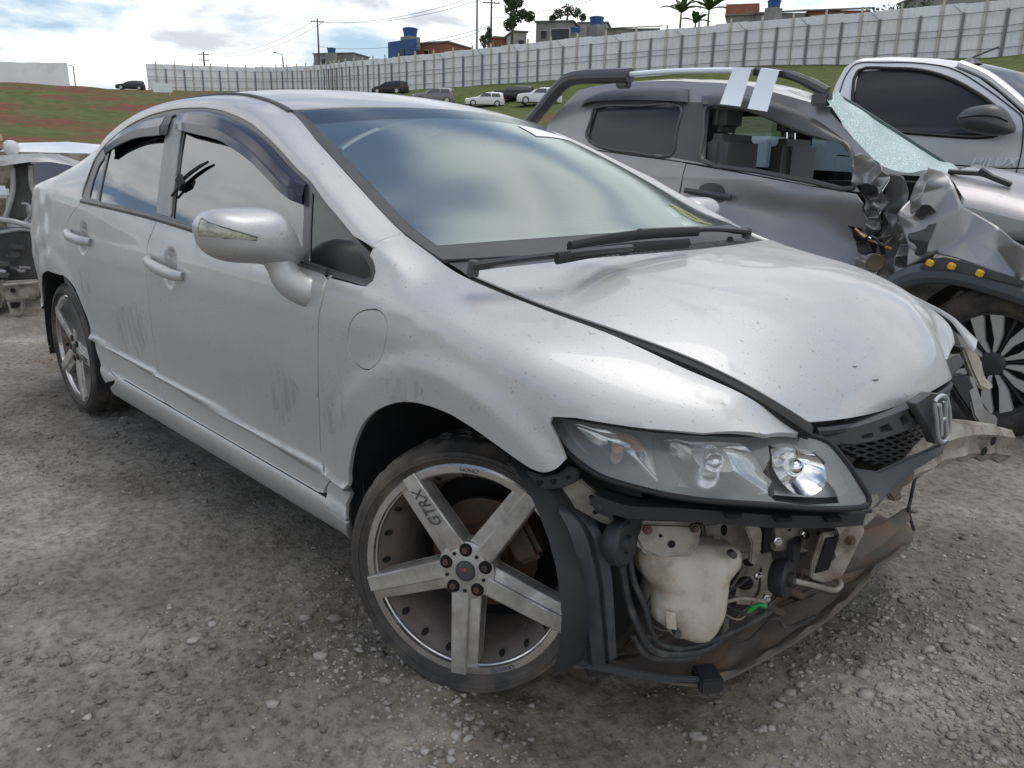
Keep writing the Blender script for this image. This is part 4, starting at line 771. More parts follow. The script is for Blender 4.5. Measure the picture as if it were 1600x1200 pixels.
for i in range(5):
    a = onZ((1225+i*32, 962-i*27), .140+.005*i); b = onZ((1180+i*36, 940-i*24), .150+.005*i); mb = MB(); mb.tube([a, (a+b)/2+[0, 0, .004], b], .009, 6, sx=1.6, sy=.7); mb.build('tray_rib', M['rust'], tray, smooth=True)
for p in ((930, 1034), (1105, 1060)): q = onZ(p, .125); mb = MB(); mb.box(q, (.05, .06, .035), [[.6, -.8, 0], [.8, .6, 0], [0, 0, 1]]); mb.build('tray_clip', M['black_plastic'], tray, bevel=.004)
# ------------------------------------------------------------------ grille
gr = thing('x', '', ''); gr.name = 'grille'; [gr.__delitem__(k) for k in list(gr.keys())]; gr.parent = civic
ts = np.linspace(-.47, .42, 40); E1 = HoodP(np.ones(40), ts)
for dx, dz, r_, m_ in ((-.004, -.022, .010, 'black_plastic'), (-.012, -.045, .015, 'grey_plastic')):
    mb = MB(); mb.tube(E1+np.array([dx, 0, dz]), r_, 8, sx=1., sy=1.0); mb.build('grille_trim', M[m_], gr, smooth=True)
GS = Sheet(.075); up = [(1286, 676), (1330, 668), (1380, 653), (1415, 640), (1440, 628), (1450, 652), (1428, 668), (1402, 678), (1370, 688), (1325, 694), (1300, 690)]
hs = [[(1345, 679), (1364, 676), (1366, 684), (1347, 687)], [(1374, 667), (1388, 661), (1397, 673), (1376, 679)], [(1405, 652), (1415, 646), (1423, 660), (1411, 666)], [(1419, 642), (1428, 637), (1436, 651), (1427, 656)]]
panel('grille_bar', ls(up, GS), GS, M['grey_plastic'], gr, cell=.015, holes=[ls(h, GS) for h in hs], out=(1, 0, 0), thick=.035)
G3 = Sheet(.11); quad = [np.array(q) for q in ls([(1312, 698), (1446, 657), (1456, 690), (1372, 730)], G3)]
def bil(a, b): q = quad[0]*(1-a)*(1-b)+quad[1]*a*(1-b)+quad[2]*a*b+quad[3]*(1-a)*b; return q
for i in range(11):
    a = i/10; mb = MB(); mb.tube([G3(*(bil(min(a+.12*b, 1.), b))) for b in np.linspace(0, 1, 6)], .0035, 4); mb.build('mesh_bar', M['black_plastic'], gr)
for i in range(6):
    b = i/5; mb = MB(); mb.tube([G3(*bil(a, b)) for a in np.linspace(0, 1, 8)], .0035, 4); mb.build('mesh_bar', M['black_plastic'], gr)
panel('grille_backing', [bil(0, 0), bil(1, 0), bil(1, 1), bil(0, 1)], Sheet(.15), M['dark'], gr, cell=.05, out=(1, 0, 0), thick=0)
ES = Sheet(.03); em = [(1461, 628), (1472, 618), (1480, 624), (1484, 655), (1482, 680), (1474, 690), (1466, 684), (1463, 655)]
eo = np.array(ls(em, ES)); ec = spl(ES(*eo.T), 4, True); mb = MB(); mb.tube(np.vstack([ec, ec[:1]]), .0042, 8, caps=False); emo = mb.build('emblem', M['bezel'], gr, smooth=True)
for pts in ([(1467, 632), (1470, 655), (1470, 680)], [(1477, 628), (1477, 652), (1479, 678)], [(1470, 656), (1477, 653)]): mb = MB(); mb.tube([ES(*np.array(q)) for q in ls(pts, ES)], .005, 8); mb.build('emblem_letter', M['bezel'], emo, smooth=True)
panel('emblem_base', nudge(ls([(1430, 632), (1455, 615), (1484, 618), (1487, 660), (1478, 694), (1462, 694), (1452, 668)], Sheet(.045)), 0), Sheet(.045), M['grey_plastic'], gr, cell=.02, out=(1, 0, 0), thick=.02)
slab([(1320, 728), (1372, 735), (1440, 705), (1476, 690), (1480, 705), (1430, 735), (1400, 760), (1375, 790), (1352, 800), (1345, 775), (1335, 745)], (.74, -.22, .55), (.75, -.35, .62), .03, M['grey_plastic'], 'lower_grille_panel', gr, .006)
slab([(1382, 716), (1440, 688), (1480, 678), (1485, 690), (1440, 712), (1400, 740)], (.70, -.05, .57), (.6, -.2, .8), .02, M['rust'], 'lock_panel', gr, .004)
# far side: broken lamp and bracket
slab([(1505, 545), (1520, 545), (1535, 562), (1540, 590), (1556, 604), (1545, 612), (1530, 605), (1518, 580)], (.62, .55, .66), (.8, -.6, .1), .03, M['tank'], 'broken_lamp_shell', bevel=.006)
slab([(1480, 590), (1515, 585), (1535, 625), (1555, 655), (1550, 672), (1530, 665), (1512, 640), (1495, 615)], (.64, .40, .60), (.8, -.6, .1), .04, M['black_plastic'], 'broken_lamp_bracket', bevel=.006)

r_ = np.random.default_rng(77)
for p, q in (((1012, 828), (.54, -.60, .47)), ((1085, 825), (.54, -.60, .47)), ((1120, 845), (.52, -.45, .46)), ((1190, 835), (.52, -.45, .46)), ((1215, 845), (.62, -.35, .47)), ((1258, 835), (.62, -.35, .47)), ((1290, 845), (.62, -.35, .47)), ((1185, 900), (.49, -.42, .38)), ((1198, 935), (.49, -.42, .38)), ((940, 790), (.42, -.75, .58)), ((1330, 845), (.71, -.34, .42))):
    c = onPl(p, q, (.8, -.58, .15)); mb = MB(); mb.lathe([(.0005, .008), (.006, .008), (.0065, .003), (.010, .003), (.0105, -.004)], c, (.8, -.58, .15), 6); mb.build('bolt', M['chrome'] if r_.random() < .5 else M['brake'], fr)
for k in range(9):
    a = np.array((985+r_.random()*200, 900+r_.random()*90)); y = -.66+.3*(a[0]-985)/200; P = [(tuple(a), y), ((a[0]+20+20*r_.random(), a[1]+25*r_.random()-5), y+.02), ((a[0]+45+30*r_.random(), a[1]+30*r_.random()), y+.07), ((a[0]+80+20*r_.random(), a[1]+20-50*r_.random()), y+.12)]; wire(P, .0022+.0025*r_.random(), ('rubber_wire', 'rubber_wire', 'beige_metal')[k % 3], 'loose_wire')
wire([((1170, 955), -.47), ((1185, 945), -.46), ((1198, 948), -.45)], .005, 'green_wire', 'green_connector') if 'green_wire' in M else None
slab([(1165, 822), (1180, 815), (1192, 830), (1190, 860), (1182, 884), (1172, 880), (1175, 850)], (.58, -.44, .46), (.85, -.5, .1), .012, M['beige_metal'], 'bent_bracket', fr, .003)
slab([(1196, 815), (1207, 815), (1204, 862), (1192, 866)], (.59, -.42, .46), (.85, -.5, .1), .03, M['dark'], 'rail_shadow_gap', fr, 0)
slab([(1275, 800), (1340, 798), (1368, 770), (1378, 778), (1350, 815), (1330, 822), (1280, 818)], (.73, -.38, .5), (.7, -.6, .35), .014, M['beige_metal'], 'lamp_mount_panel', fr, .004, holes=[circ_px((1345, 806), 5, 4)])
slab([(1378, 755), (1420, 728), (1432, 735), (1428, 752), (1408, 765), (1412, 780), (1398, 784), (1388, 772)], (.74, -.12, .5), (.7, -.5, .3), .02, M['rust'], 'torn_panel', fr, .004)
slab([(1338, 830), (1375, 818), (1420, 790), (1424, 812), (1380, 850), (1345, 872), (1325, 872)], (.66, -.2, .3), (.55, -.45, .7), .012, M['rust'], 'torn_splash_guard', fr, .003)
slab([(905, 1030), (960, 1040), (1040, 1054), (1100, 1058), (1098, 1066), (1030, 1066), (950, 1052), (903, 1042)], (.40, -.68, .11), (.55, -.7, .45), .012, M['black_plastic'], 'tray_edge', fr, .003)
slab([(1440, 580), (1500, 552), (1510, 566), (1470, 606), (1450, 620)], (.70, .30, .66), (.7, -.5, .5), .015, M['grey_plastic'], 'torn_grille_corner', fr, .004)
slab([(1508, 590), (1522, 588), (1540, 640), (1560, 652), (1558, 672), (1540, 676), (1522, 650)], (.66, .42, .58), (.7, -.6, .2), .03, M['bare'], 'bent_bracket', fr, .004)
# ------------------------------------------------------------------ terrain
def vnoise(x, y, seed=0):
    x = np.asarray(x, float); y = np.asarray(y, float); xi = np.floor(x).astype(int); yi = np.floor(y).astype(int); fx = x-xi; fy = y-yi; fx = fx*fx*(3-2*fx); fy = fy*fy*(3-2*fy)
    def h(a, b): n = (a*374761393+b*668265263+seed*974711) & 0x7fffffff; n = ((n ^ (n >> 13))*1274126177) & 0x7fffffff; return ((n ^ (n >> 16)) & 0xffff)/65535.
    return (h(xi, yi)*(1-fx)+h(xi+1, yi)*fx)*(1-fy)+(h(xi, yi+1)*(1-fx)+h(xi+1, yi+1)*fx)*fy-.5
fence_px = [(1700, 72, 58), (1600, 83, 62), (1550, 88, 64.5), (1320, 99, 72.5), (1140, 106, 81), (860, 126, 90), (745, 133, 99), (620, 141, 108), (540, 143, 121), (500, 143, 136), (440, 143, 146), (400, 143, 148), (300, 142, 140), (217, 141, 133)]
ctrl = []
for p in fence_px: ctrl.append(onD(p[:2], p[2]))
for p in ((1600, 115, 52), (1300, 130, 62), (1000, 150, 76), (850, 163, 80), (760, 162, 84), (680, 158, 86), (600, 150, 90), (830, 178, 66), (500, 160, 100), (220, 148, 112), (110, 134, 95), (0, 131, 86), (-150, 128, 80), (0, 185, 52), (120, 190, 54), (300, 190, 62), (0, 238, 28), (120, 240, 32), (-200, 232, 26), (-200, 180, 48), (1500, 75, 95), (900, 112, 150), (500, 150, 220), (300, 152, 200), (0, 152, 160), (150, 150, 175), (-250, 150, 150), (170, 141, 118)): ctrl.append(onD(p[:2], p[2]))
for x in (-9, -6, -3, 0, 3, 6): 
    for y in (-10, -6, -3, -1, 0, 1): ctrl.append(np.array((x, y, 0.)))
for x in (-5, -2, 0, 2, 5): ctrl += [np.array((x, 2.4, -.03)), np.array((x, 5.2, .16)), np.array((x, 9, .45))]
for p in ((-14, -4, .02), (-14, 1, .1), (12, -12, 0), (-20, -25, 0), (25, -20, 0), (25, 5, .3), (-60, -40, 2), (40, -40, -1), (40, 40, 2), (-18, 10, .5)): ctrl.append(np.array(p, float))
ctrl = np.array(ctrl)
def _tps(r2): return .5*r2*np.log(r2+1e-9)
_n = len(ctrl); _A = np.zeros((_n+3, _n+3)); _d2 = ((ctrl[:, None, :2]-ctrl[None, :, :2])**2).sum(-1); _A[:_n, :_n] = _tps(_d2)+np.eye(_n)*.4; _A[:_n, _n] = 1; _A[:_n, _n+1:] = ctrl[:, :2]; _A[_n:, :_n] = _A[:_n, _n:].T
_w = np.linalg.solve(_A, np.r_[ctrl[:, 2], 0, 0, 0])
def terr(x, y):
    x = np.asarray(x, float); y = np.asarray(y, float); sh = x.shape; x, y = x.ravel(), y.ravel(); o = np.zeros(len(x))
    for i in range(0, len(x), 20000):
        d2 = (x[i:i+20000, None]-ctrl[None, :, 0])**2+(y[i:i+20000, None]-ctrl[None, :, 1])**2; o[i:i+20000] = _tps(d2)@_w[:_n]+_w[_n]+_w[_n+1]*x[i:i+20000]+_w[_n+2]*y[i:i+20000]
    r = np.hypot((x+1)/7., (y+.5)/3.); o = o*sst(.75, 1.3, r)   # level stand for the sedan
    return o.reshape(sh)
def ground_material():
    m = bpy.data.materials.new('yard dirt'); m.use_nodes = True; t = m.node_tree; b = t.nodes['Principled BSDF']; L = t.links.new; b.inputs['Roughness'].default_value = .95; b.inputs['Specular IOR Level'].default_value = .2
    tcn = t.nodes.new('ShaderNodeTexCoord')
    def nz(sc, det, stops, ro=.6):
        n = t.nodes.new('ShaderNodeTexNoise'); n.inputs['Scale'].default_value = sc; n.inputs['Detail'].default_value = det; n.inputs['Roughness'].default_value = ro; L(tcn.outputs['Object'], n.inputs['Vector'])
        r = t.nodes.new('ShaderNodeValToRGB'); L(n.outputs['Fac'], r.inputs[0]); e = r.color_ramp.elements
        while len(e) < len(stops): e.new(.5)
        for q, (p, c) in zip(e, stops): q.position = p; q.color = (*c, 1)
        return r.outputs[0], n.outputs['Fac']
    a, _ = nz(1.9, 10, [(.34, (.150, .137, .118)), (.46, (.210, .194, .170)), (.56, (.258, .242, .216)), (.68, (.36, .342, .31))], .62)
    c, f2 = nz(38, 8, [(.36, (.58, .56, .53)), (.5, (1.0, 1.0, 1.0)), (.64, (1.28, 1.27, 1.25))], .7)
    mx = t.nodes.new('ShaderNodeMix'); mx.data_type = 'RGBA'; mx.blend_type = 'MULTIPLY'; mx.inputs['Factor'].default_value = 1; L(a, mx.inputs['A']); L(c, mx.inputs['B']); 
    d, _ = nz(.6, 5, [(.44, (0, 0, 0)), (.60, (1, 1, 1))]); m2 = t.nodes.new('ShaderNodeMix'); m2.data_type = 'RGBA'; L(d, m2.inputs['Factor']); L(mx.outputs['Result'], m2.inputs['A'])
    m3 = t.nodes.new('ShaderNodeMix'); m3.data_type = 'RGBA'; m3.blend_type = 'MULTIPLY'; m3.inputs['Factor'].default_value = 1; L(mx.outputs['Result'], m3.inputs['A']); m3.inputs['B'].default_value = (1.05, .99, .90, 1); L(m3.outputs['Result'], m2.inputs['B'])
    L(m2.outputs['Result'], b.inputs['Base Color'])
    n3 = t.nodes.new('ShaderNodeTexNoise'); n3.inputs['Scale'].default_value = 95; n3.inputs['Detail'].default_value = 7; n3.inputs['Roughness'].default_value = .7; L(tcn.outputs['Object'], n3.inputs['Vector'])
    bp = t.nodes.new('ShaderNodeBump'); bp.inputs['Strength'].default_value = .7; bp.inputs['Distance'].default_value = .016; L(n3.outputs['Fac'], bp.inputs['Height']); L(bp.outputs[0], b.inputs['Normal'])
    return m
M['dirt'] = ground_material()
def hill_material():
    m = bpy.data.materials.new('hill grass and soil'); m.use_nodes = True; t = m.node_tree; b = t.nodes['Principled BSDF']; L = t.links.new; b.inputs['Roughness'].default_value = 1; b.inputs['Specular IOR Level'].default_value = .1
    tcn = t.nodes.new('ShaderNodeTexCoord'); mpn = t.nodes.new('ShaderNodeMapping'); L(tcn.outputs['Object'], mpn.inputs[0]); mpn.inputs['Scale'].default_value = (.8, .8, 3.2)
    def nz(sc, lo, hi, det=8):
        n = t.nodes.new('ShaderNodeTexNoise'); n.inputs['Scale'].default_value = sc; n.inputs['Detail'].default_value = det; n.inputs['Roughness'].default_value = .65; L(mpn.outputs[0], n.inputs['Vector'])
        r = t.nodes.new('ShaderNodeMapRange'); r.inputs[1].default_value = lo; r.inputs[2].default_value = hi; L(n.outputs['Fac'], r.inputs[0]); return r.outputs[0]
    def mixc(f, a, c):
        x = t.nodes.new('ShaderNodeMix'); x.data_type = 'RGBA'; L(f, x.inputs['Factor'])
        for k, v in (('A', a), ('B', c)):
            if isinstance(v, tuple): x.inputs[k].default_value = (*v, 1)
            else: L(v, x.inputs[k])
        return x.outputs['Result']
    at = t.nodes.new('ShaderNodeAttribute'); at.attribute_name = 'zone'; sx = t.nodes.new('ShaderNodeSeparateColor'); L(at.outputs['Color'], sx.inputs[0])
    gr = mixc(nz(1.3, .35, .65), (.062, .088, .028), (.130, .150, .052)); gr = mixc(nz(6, .5, .8), gr, (.16, .15, .07))
    red = mixc(nz(2.2, .35, .65), (.15, .060, .040), (.20, .095, .065))
    fac = t.nodes.new('ShaderNodeMath'); fac.operation = 'MULTIPLY'; L(nz(.16, .47, .58), fac.inputs[0]); L(sx.outputs[1], fac.inputs[1])
    c = mixc(fac.outputs[0], gr, red); dirtc = mixc(nz(.9, .3, .7), (.19, .175, .155), (.26, .24, .215))
    c = mixc(sx.outputs[0], dirtc, c); L(c, b.inputs['Base Color'])
    bp = t.nodes.new('ShaderNodeBump'); bp.inputs['Distance'].default_value = .25; n3 = t.nodes.new('ShaderNodeTexNoise'); n3.inputs['Scale'].default_value = 3; n3.inputs['Detail'].default_value = 8; L(tcn.outputs['Object'], n3.inputs['Vector']); L(n3.outputs['Fac'], bp.inputs['Height']); L(bp.outputs[0], b.inputs['Normal'])
    return m
M['hill'] = hill_material()
def height_grid(name, xs, ys, zf, m_):
    X, Y = np.meshgrid(xs, ys); Z = zf(X, Y); a, b = len(ys), len(xs); V = np.stack([X.ravel(), Y.ravel(), Z.ravel()], 1)
    i = (np.arange(a-1)[:, None]*b+np.arange(b-1)[None]).ravel(); F = np.stack([i, i+1, i+b+1, i+b], 1); me = bpy.data.meshes.new(name)
    me.vertices.add(len(V)); me.vertices.foreach_set('co', V.ravel()); me.loops.add(F.size); me.loops.foreach_set('vertex_index', F.ravel().astype(np.int32)); me.polygons.add(len(F)); me.polygons.foreach_set('loop_start', np.arange(0, F.size, 4, dtype=np.int32)); me.update(calc_edges=True)
    me.polygons.foreach_set('use_smooth', np.ones(len(F), bool)); me.materials.append(m_); o = bpy.data.objects.new(name, me); COL.objects.link(o); return o, X, Y, Z
def near_z(X, Y):
    z = terr(X, Y)+.030*vnoise(X*.9, Y*.9, 1)+.016*vnoise(X*3.1, Y*2.7, 2)+(.60+.75*sst(-.12, .2, vnoise(X*1.3+7, Y*1.6, 31)+.3*vnoise(X*4, Y*4, 32)))*(.014*vnoise(X*8, Y*8, 3)+.010*vnoise(X*19, Y*19, 4)+.006*vnoise(X*37, Y*37, 5))
    z += .020*np.maximum(0, vnoise(X*5, Y*5, 9))*sst(0, .3, vnoise(X*.7+4, Y*.7, 8))
    for cx_, cy_, r_, h_ in ((.22, -1.02, .22, .020), (-.12, -1.06, .20, .018), (.9, .2, .5, .02)): z += h_*np.exp(-((X-cx_)**2+(Y-cy_)**2)/r_**2)*(1+.8*vnoise(X*14, Y*14, 6))
    for k_, (c_, w_) in enumerate(((-1.45, .16), (-1.95, .14))): z -= .016*np.exp(-((Y-c_-.12*np.sin(X*.8+k_)-.15*X)/w_)**2)*(.6+vnoise(X*3, Y*9, 7))*sst(1.2, .2, X)
    return z-.006
def steps(*seg_): 
    o = []
    for a, b, d in seg_: o += list(np.arange(a, b, d))
    return np.array(o+[seg_[-1][1]])
gx_, gy_ = steps((-22, -8, .25), (-8, -3.2, .08), (-3.2, -1.6, .03), (-1.6, 2.4, .013), (2.4, 6, .1)), steps((-6, -2.4, .1), (-2.4, 1.4, .013), (1.4, 3.2, .05), (3.2, 11, .15))
g, *_ = height_grid('yard_ground', gx_, gy_, near_z, M['dirt']); tag(g, kind='structure')
def far_z(X, Y):
    z = terr(X, Y)+.25*vnoise(X*.25, Y*.25, 11)*sst(14, 40, np.hypot(X, Y)); ins = (X > -21.5) & (X < 5.5) & (Y > -5.5) & (Y < 10.5); return np.where(ins, z-.15, z-.008)
fx_ = np.r_[np.linspace(-900, -210, 14), np.linspace(-200, -23, 180), np.linspace(-22, 6, 29), np.linspace(7, 60, 28), np.linspace(80, 600, 10)]
fy_ = np.r_[np.linspace(-600, -60, 12), np.linspace(-50, -7, 22), np.linspace(-6, 11, 18), np.linspace(12, 170, 160), np.linspace(180, 900, 14)]
g2, X, Y, Z = height_grid('hillside', fx_, fy_, far_z, M['hill']); tag(g2, kind='structure')
zone = np.ones((X.size, 4), np.float32); D = np.hypot(X, Y).ravel(); q = pj(np.stack([X.ravel(), Y.ravel(), Z.ravel()], 1))
gz = sst(24, 30, D+4*vnoise(X.ravel()*.2, Y.ravel()*.2, 3)); zone[:, 0] = gz; ang = np.degrees(np.arctan2(Y.ravel()-CAM[1], X.ravel()-CAM[0])); zone[:, 1] = np.where(ang > 0, sst(143, 152, ang), 1)*1.0
zone[:, 1] = np.maximum(zone[:, 1], .75*sst(70, 60, D)*(ang > 100)); ca = g2.data.color_attributes.new('zone', 'FLOAT_COLOR', 'POINT'); ca.data.foreach_set('color', zone.ravel())
# loose stones
def blob(n_sub=1, k=.25, seed=0):
    bm = bmesh.new(); bmesh.ops.create_icosphere(bm, subdivisions=n_sub, radius=1.); r_ = np.random.default_rng(seed)
    V = np.array([v.co for v in bm.verts]); F = [[v.index for v in f.verts] for f in bm.faces]; bm.free(); V = V*(1+k*(r_.random(len(V))-.5)[:, None]*2)*np.array([1, .8, .62]); return V, np.array(F)
def scatter(name, P, R, m_, seed=1):
    Bs = [blob(1, .46, s) for s in range(5)]; r_ = np.random.default_rng(seed); Vs = []; Fs = []; b = 0
    for p, r in zip(P, R):
        V, F = Bs[r_.integers(5)]; a = r_.random()*6.28; c, s = math.cos(a), math.sin(a); W = V@np.array([[c, -s, 0], [s, c, 0], [0, 0, 1]]).T*r+p; Vs.append(W); Fs.append(F+b); b += len(V)
    V = np.vstack(Vs); F = np.vstack(Fs); me = bpy.data.meshes.new(name); me.vertices.add(len(V)); me.vertices.foreach_set('co', V.ravel()); me.loops.add(F.size); me.loops.foreach_set('vertex_index', F.ravel().astype(np.int32)); me.polygons.add(len(F)); me.polygons.foreach_set('loop_start', np.arange(0, F.size, 3, dtype=np.int32)); me.update(calc_edges=True); me.materials.append(m_)
    o = bpy.data.objects.new(name, me); COL.objects.link(o); return o
M['stone'] = mat('gravel stone', (.29, .272, .244), .95, noise=(9, (.42, .40, .365), .4, .65), dirt=(3, (.22, .196, .165), .42, .6), bump=(80, .4, .004))
PX = np.concatenate([rng.uniform(-3.5, 2.2, 2200), rng.normal(1.0, .34, 3800), rng.normal(-.25, .25, 900), rng.normal(.22, .10, 260), rng.uniform(.5, 2.3, 1800)])
PY = np.concatenate([rng.uniform(-2.2, 1.3, 2200), rng.normal(-.1, .34, 3800), rng.normal(-.95, .15, 900), rng.normal(-.98, .09, 260), rng.uniform(-.6, 1.6, 1800)])
keep = ~((PX > -3.2) & (PX < .3) & (PY > -.7)); PX, PY = PX[keep], PY[keep]
RR = np.clip(rng.lognormal(-5.55, .55, len(PX)), .0018, .022); PZ = near_z(PX, PY)+RR*.05
tag(scatter('gravel', np.stack([PX, PY, PZ], 1), RR, M['stone']), 'loose grey gravel strewn over the dirt yard', 'gravel', kind='stuff')
CX = np.concatenate([rng.uniform(-4, 2.3, 15000), rng.normal(-.8, .9, 5000), rng.normal(1.1, .5, 4000)]); CY = np.concatenate([rng.uniform(-2.3, 1.4, 15000), rng.normal(-1.3, .35, 5000), rng.normal(0, .5, 4000)])
pk_ = vnoise(CX*2.2, CY*2.2, 21)+.6*vnoise(CX*6, CY*6, 22)+.15*rng.random(len(CX)) > .02; pk_ &= ~((CX > -3.2) & (CX < .3) & (CY > -.7)); CX, CY = CX[pk_], CY[pk_]
CR = np.clip(rng.lognormal(-5.6, .6, len(CX)), .0015, .019); tag(scatter('dirt_clods', np.stack([CX, CY, near_z(CX, CY)+CR*.02], 1), CR, M['dirt'], 5), 'crumbly clods of grey brown earth over the yard', 'earth', kind='stuff')
# ------------------------------------------------------------------ corrugated white fence along the hill
M['sheet'] = mat('white sheet', (.78, .79, .80), .5, .0, noise=(.25, (.70, .72, .74), .4, .6), dirt=(.7, (.55, .53, .49), .55, .95))
M['post'] = mat('dark post', (.19, .205, .225), .7); M['batten'] = mat('cream batten', (.55, .52, .42), .8, noise=(2, (.45, .42, .34), .4, .6))
FP = spl([onD(p[:2], p[2]) for p in fence_px], 24); FL = np.r_[0, np.cumsum(np.linalg.norm(np.diff(FP[:, :2], axis=0), axis=1))]
def fpt(l): return np.array([np.interp(l, FL, FP[:, i]) for i in range(3)])
fence = thing('site_fence', 'long white corrugated sheet fence with dark posts along the hilltop', 'fence'); FH = 4.3; stp = 3.4; nf = int(FL[-1]/stp)
for i in range(nf):
    a, b = fpt(i*stp), fpt((i+1)*stp); d = (b-a)/np.linalg.norm((b-a)[:2]); nrm_ = np.array([d[1], -d[0], 0]); nrm_ /= np.linalg.norm(nrm_); nrm_ = nrm_ if nrm_@(CAM-a) > 0 else -nrm_
    tz = .05*math.sin(i*2.3); rows = [[], []]; k = 25
    for j in range(k):
        c = a+(b-a)*(j/(k-1)); o = .035*(1 if (j//2) % 2 else -1)
        rows[0].append(c+nrm_*o+[0, 0, -.3]); rows[1].append(c+nrm_*o+[0, 0, FH+tz])
    mb = MB(); mb.grid(rows); mb.build('fence_sheet', M['sheet'], fence)
    mb = MB(); mb.box(a+nrm_*.16+[0, 0, FH*.40], (.17, .17, FH*.86)); mb.build('post', M['post'], fence)
    c = (a+b)/2; mb = MB(); mb.box(c+nrm_*.13+[0, 0, FH*.53], (.15, .15, FH*1.14)); mb.build('batten', M['batten'], fence)
    for f in (.13, .40, .52, .80): mb = MB(); mb.tube([a+nrm_*.2+[0, 0, FH*f], b+nrm_*.2+[0, 0, FH*f]], .035, 4); mb.build('rail', M['post'], fence)
    if i % 2: mb = MB(); mb.tube([a+nrm_*.2+[0, 0, FH*.8], a+d*.9+nrm_*.1+[0, 0, FH*.98]], .03, 4); mb.build('brace', M['post'], fence)
# white hoarding on the left ridge
def wallpts(p, dep): return onD(p, dep)
a, b = wallpts((-160, 131), 84), wallpts((109, 131), 92); h_ = 2.3; mb = MB(); dd = np.cross([0, 0, 1], (b-a)/np.linalg.norm(b-a))
ho = thing('hoarding_wall', 'plain pale grey hoarding standing on the grassy ridge', 'wall')
for i in range(12):
    p, q = a+(b-a)*i/12, a+(b-a)*(i+1)/12; mb = MB(); mb.prism([p+[0, 0, -1.2], q+[0, 0, -1.2], q+[0, 0, h_+.04*(i % 2)], p+[0, 0, h_+.04*(i % 2)]], dd*(.10+.03*(i % 2))); mb.build('hoarding_panel', M['sheet'], ho)
mb = MB(); q = wallpts((118, 134), 93); mb.tube([q+[0, 0, -1], q+[0, 0, 2.2], q+[-.3, -.3, 2.25]], .07, 6); tag(mb.build('gate_post', M['post']), 'thin bent metal post beside the grey hoarding', 'post')
mb = MB(); q = onD((255, 148), 110); mb.box(q+[0, 0, .9], (.3, 2.6, 1.2), [[.7, .7, 0], [-.7, .7, 0], [0, 0, 1]]); sg = mb.build('notice_board', M['sheet']); tag(sg, 'blank white board on legs before the far fence', 'board')
for s in (-1.0, 1.0): mb = MB(); mb.box(q+[.7*s, .7*s, -.4], (.15, .15, 1.6)); mb.build('leg', M['batten'], sg)
# ------------------------------------------------------------------ houses behind the fence
M['brick'] = mat('raw brick', (.33, .125, .070), .9, noise=(.9, (.24, .09, .055), .4, .65), dirt=(.6, (.30, .24, .20), .55, .8)); M['cement'] = mat('cement render', (.27, .26, .245), .95, noise=(.7, (.19, .18, .17), .4, .65), dirt=(.5, (.34, .32, .30), .5, .8))
M['blue_wall'] = mat('blue wall', (.055, .11, .26), .8, noise=(.8, (.04, .075, .17), .4, .6)); M['pale_wall'] = mat('pale wall', (.46, .45, .42), .9, noise=(.6, (.36, .34, .31), .4, .6)); M['tank_blue'] = mat('blue tank', (.02, .085, .26), .5)
M['window_dark'] = mat('dark window', (.02, .022, .025), .3); M['roof_grey'] = mat('fibre roof', (.22, .22, .22), .9, noise=(.8, (.14, .13, .13), .4, .6))
def house(px0, px1, pyt, dep, label, wall, deep=7., yaw=.35, wins=(), roof='slab', base=9., cat='house', para=None):
    a, b = onD((px0, pyt), dep), onD((px1, pyt), dep); w = np.linalg.norm((b-a)[:2]); c = (a+b)/2; top = c[2]; d = (b-a)[:2]/w; R0 = np.array([[d[0], -d[1], 0], [d[1], d[0], 0], [0, 0, 1]])
    cy, sy = math.cos(yaw), math.sin(yaw); R = R0@np.array([[cy, -sy, 0], [sy, cy, 0], [0, 0, 1]]); w2 = max(2., (w-deep*abs(sy))/cy); H = thing('house', label, cat)
    def loc(x, y, z): return c+R@np.array([x, y, 0])+np.array([0, 0, z])
    mb = MB(); mb.box(loc(0, deep/2, -base/2), (w2, deep, base), R); mb.build('wall', M[wall], H)
    mb = MB()
    if roof == 'slab': mb.box(loc(0, deep/2, .08), (w2+.5, deep+.5, .2), R)
    else: mb.prism([loc(-w2/2-.3, -.4, -.15), loc(w2/2+.3, -.4, .15), loc(w2/2+.3, -.4, .3), loc(-w2/2-.3, -.4, .0)], R@np.array([0, deep+.8, 0.])+np.array([0, 0, .9]))
    mb.build('roof', M['roof_grey'], H)
    for (x, z, ww, hh) in wins:
        mb = MB(); mb.box(loc(x*w2/2, -.02, z), (ww, .12, hh), R); f = mb.build('window', M['pale_wall'], H); mb = MB(); mb.box(loc(x*w2/2, -.06, z), (ww*.86, .12, hh*.86), R); mb.build('pane', M['window_dark'], f)
    if para: mb = MB(); mb.box(loc(*para[:3]), para[3:6], R); mb.build('parapet', M[para[6]], H)
    return H, loc
def tank(p, dep, r, label, m_='tank_blue'):
    q = onD(p, dep); mb = MB(); mb.lathe([(.001, r*1.25), (r*.4, r*1.22), (r*.95, r*1.05), (r*1.02, r*.95), (r*.98, r*.9), (r*.86, 0), (.001, 0)], q, (0, 0, 1), 20); o = mb.build('water_tank', M[m_], smooth=True, angle=30); tag(o, label, 'water tank', 'rooftop water tanks'); mb = MB(); mb.lathe([(r*1.06, r*.92), (r*1.06, r*1.0), (r*.9, r*1.12)], q, (0, 0, 1), 20); mb.build('lid', M[m_], o); mb = MB(); mb.box(q-[0, 0, 1.0], (r*1.9, r*1.9, 2.0)); mb.build('plinth', M['cement'], o)
house(480, 562, 84, 165, 'grey block house with a dark rooftop tank beside a utility pole', 'cement', wins=[(-.5, -1.4, 1.2, 1.1)], yaw=-.3); tank((518, 83), 163, .9, 'dark blue tank on the grey block house', 'tank_blue')
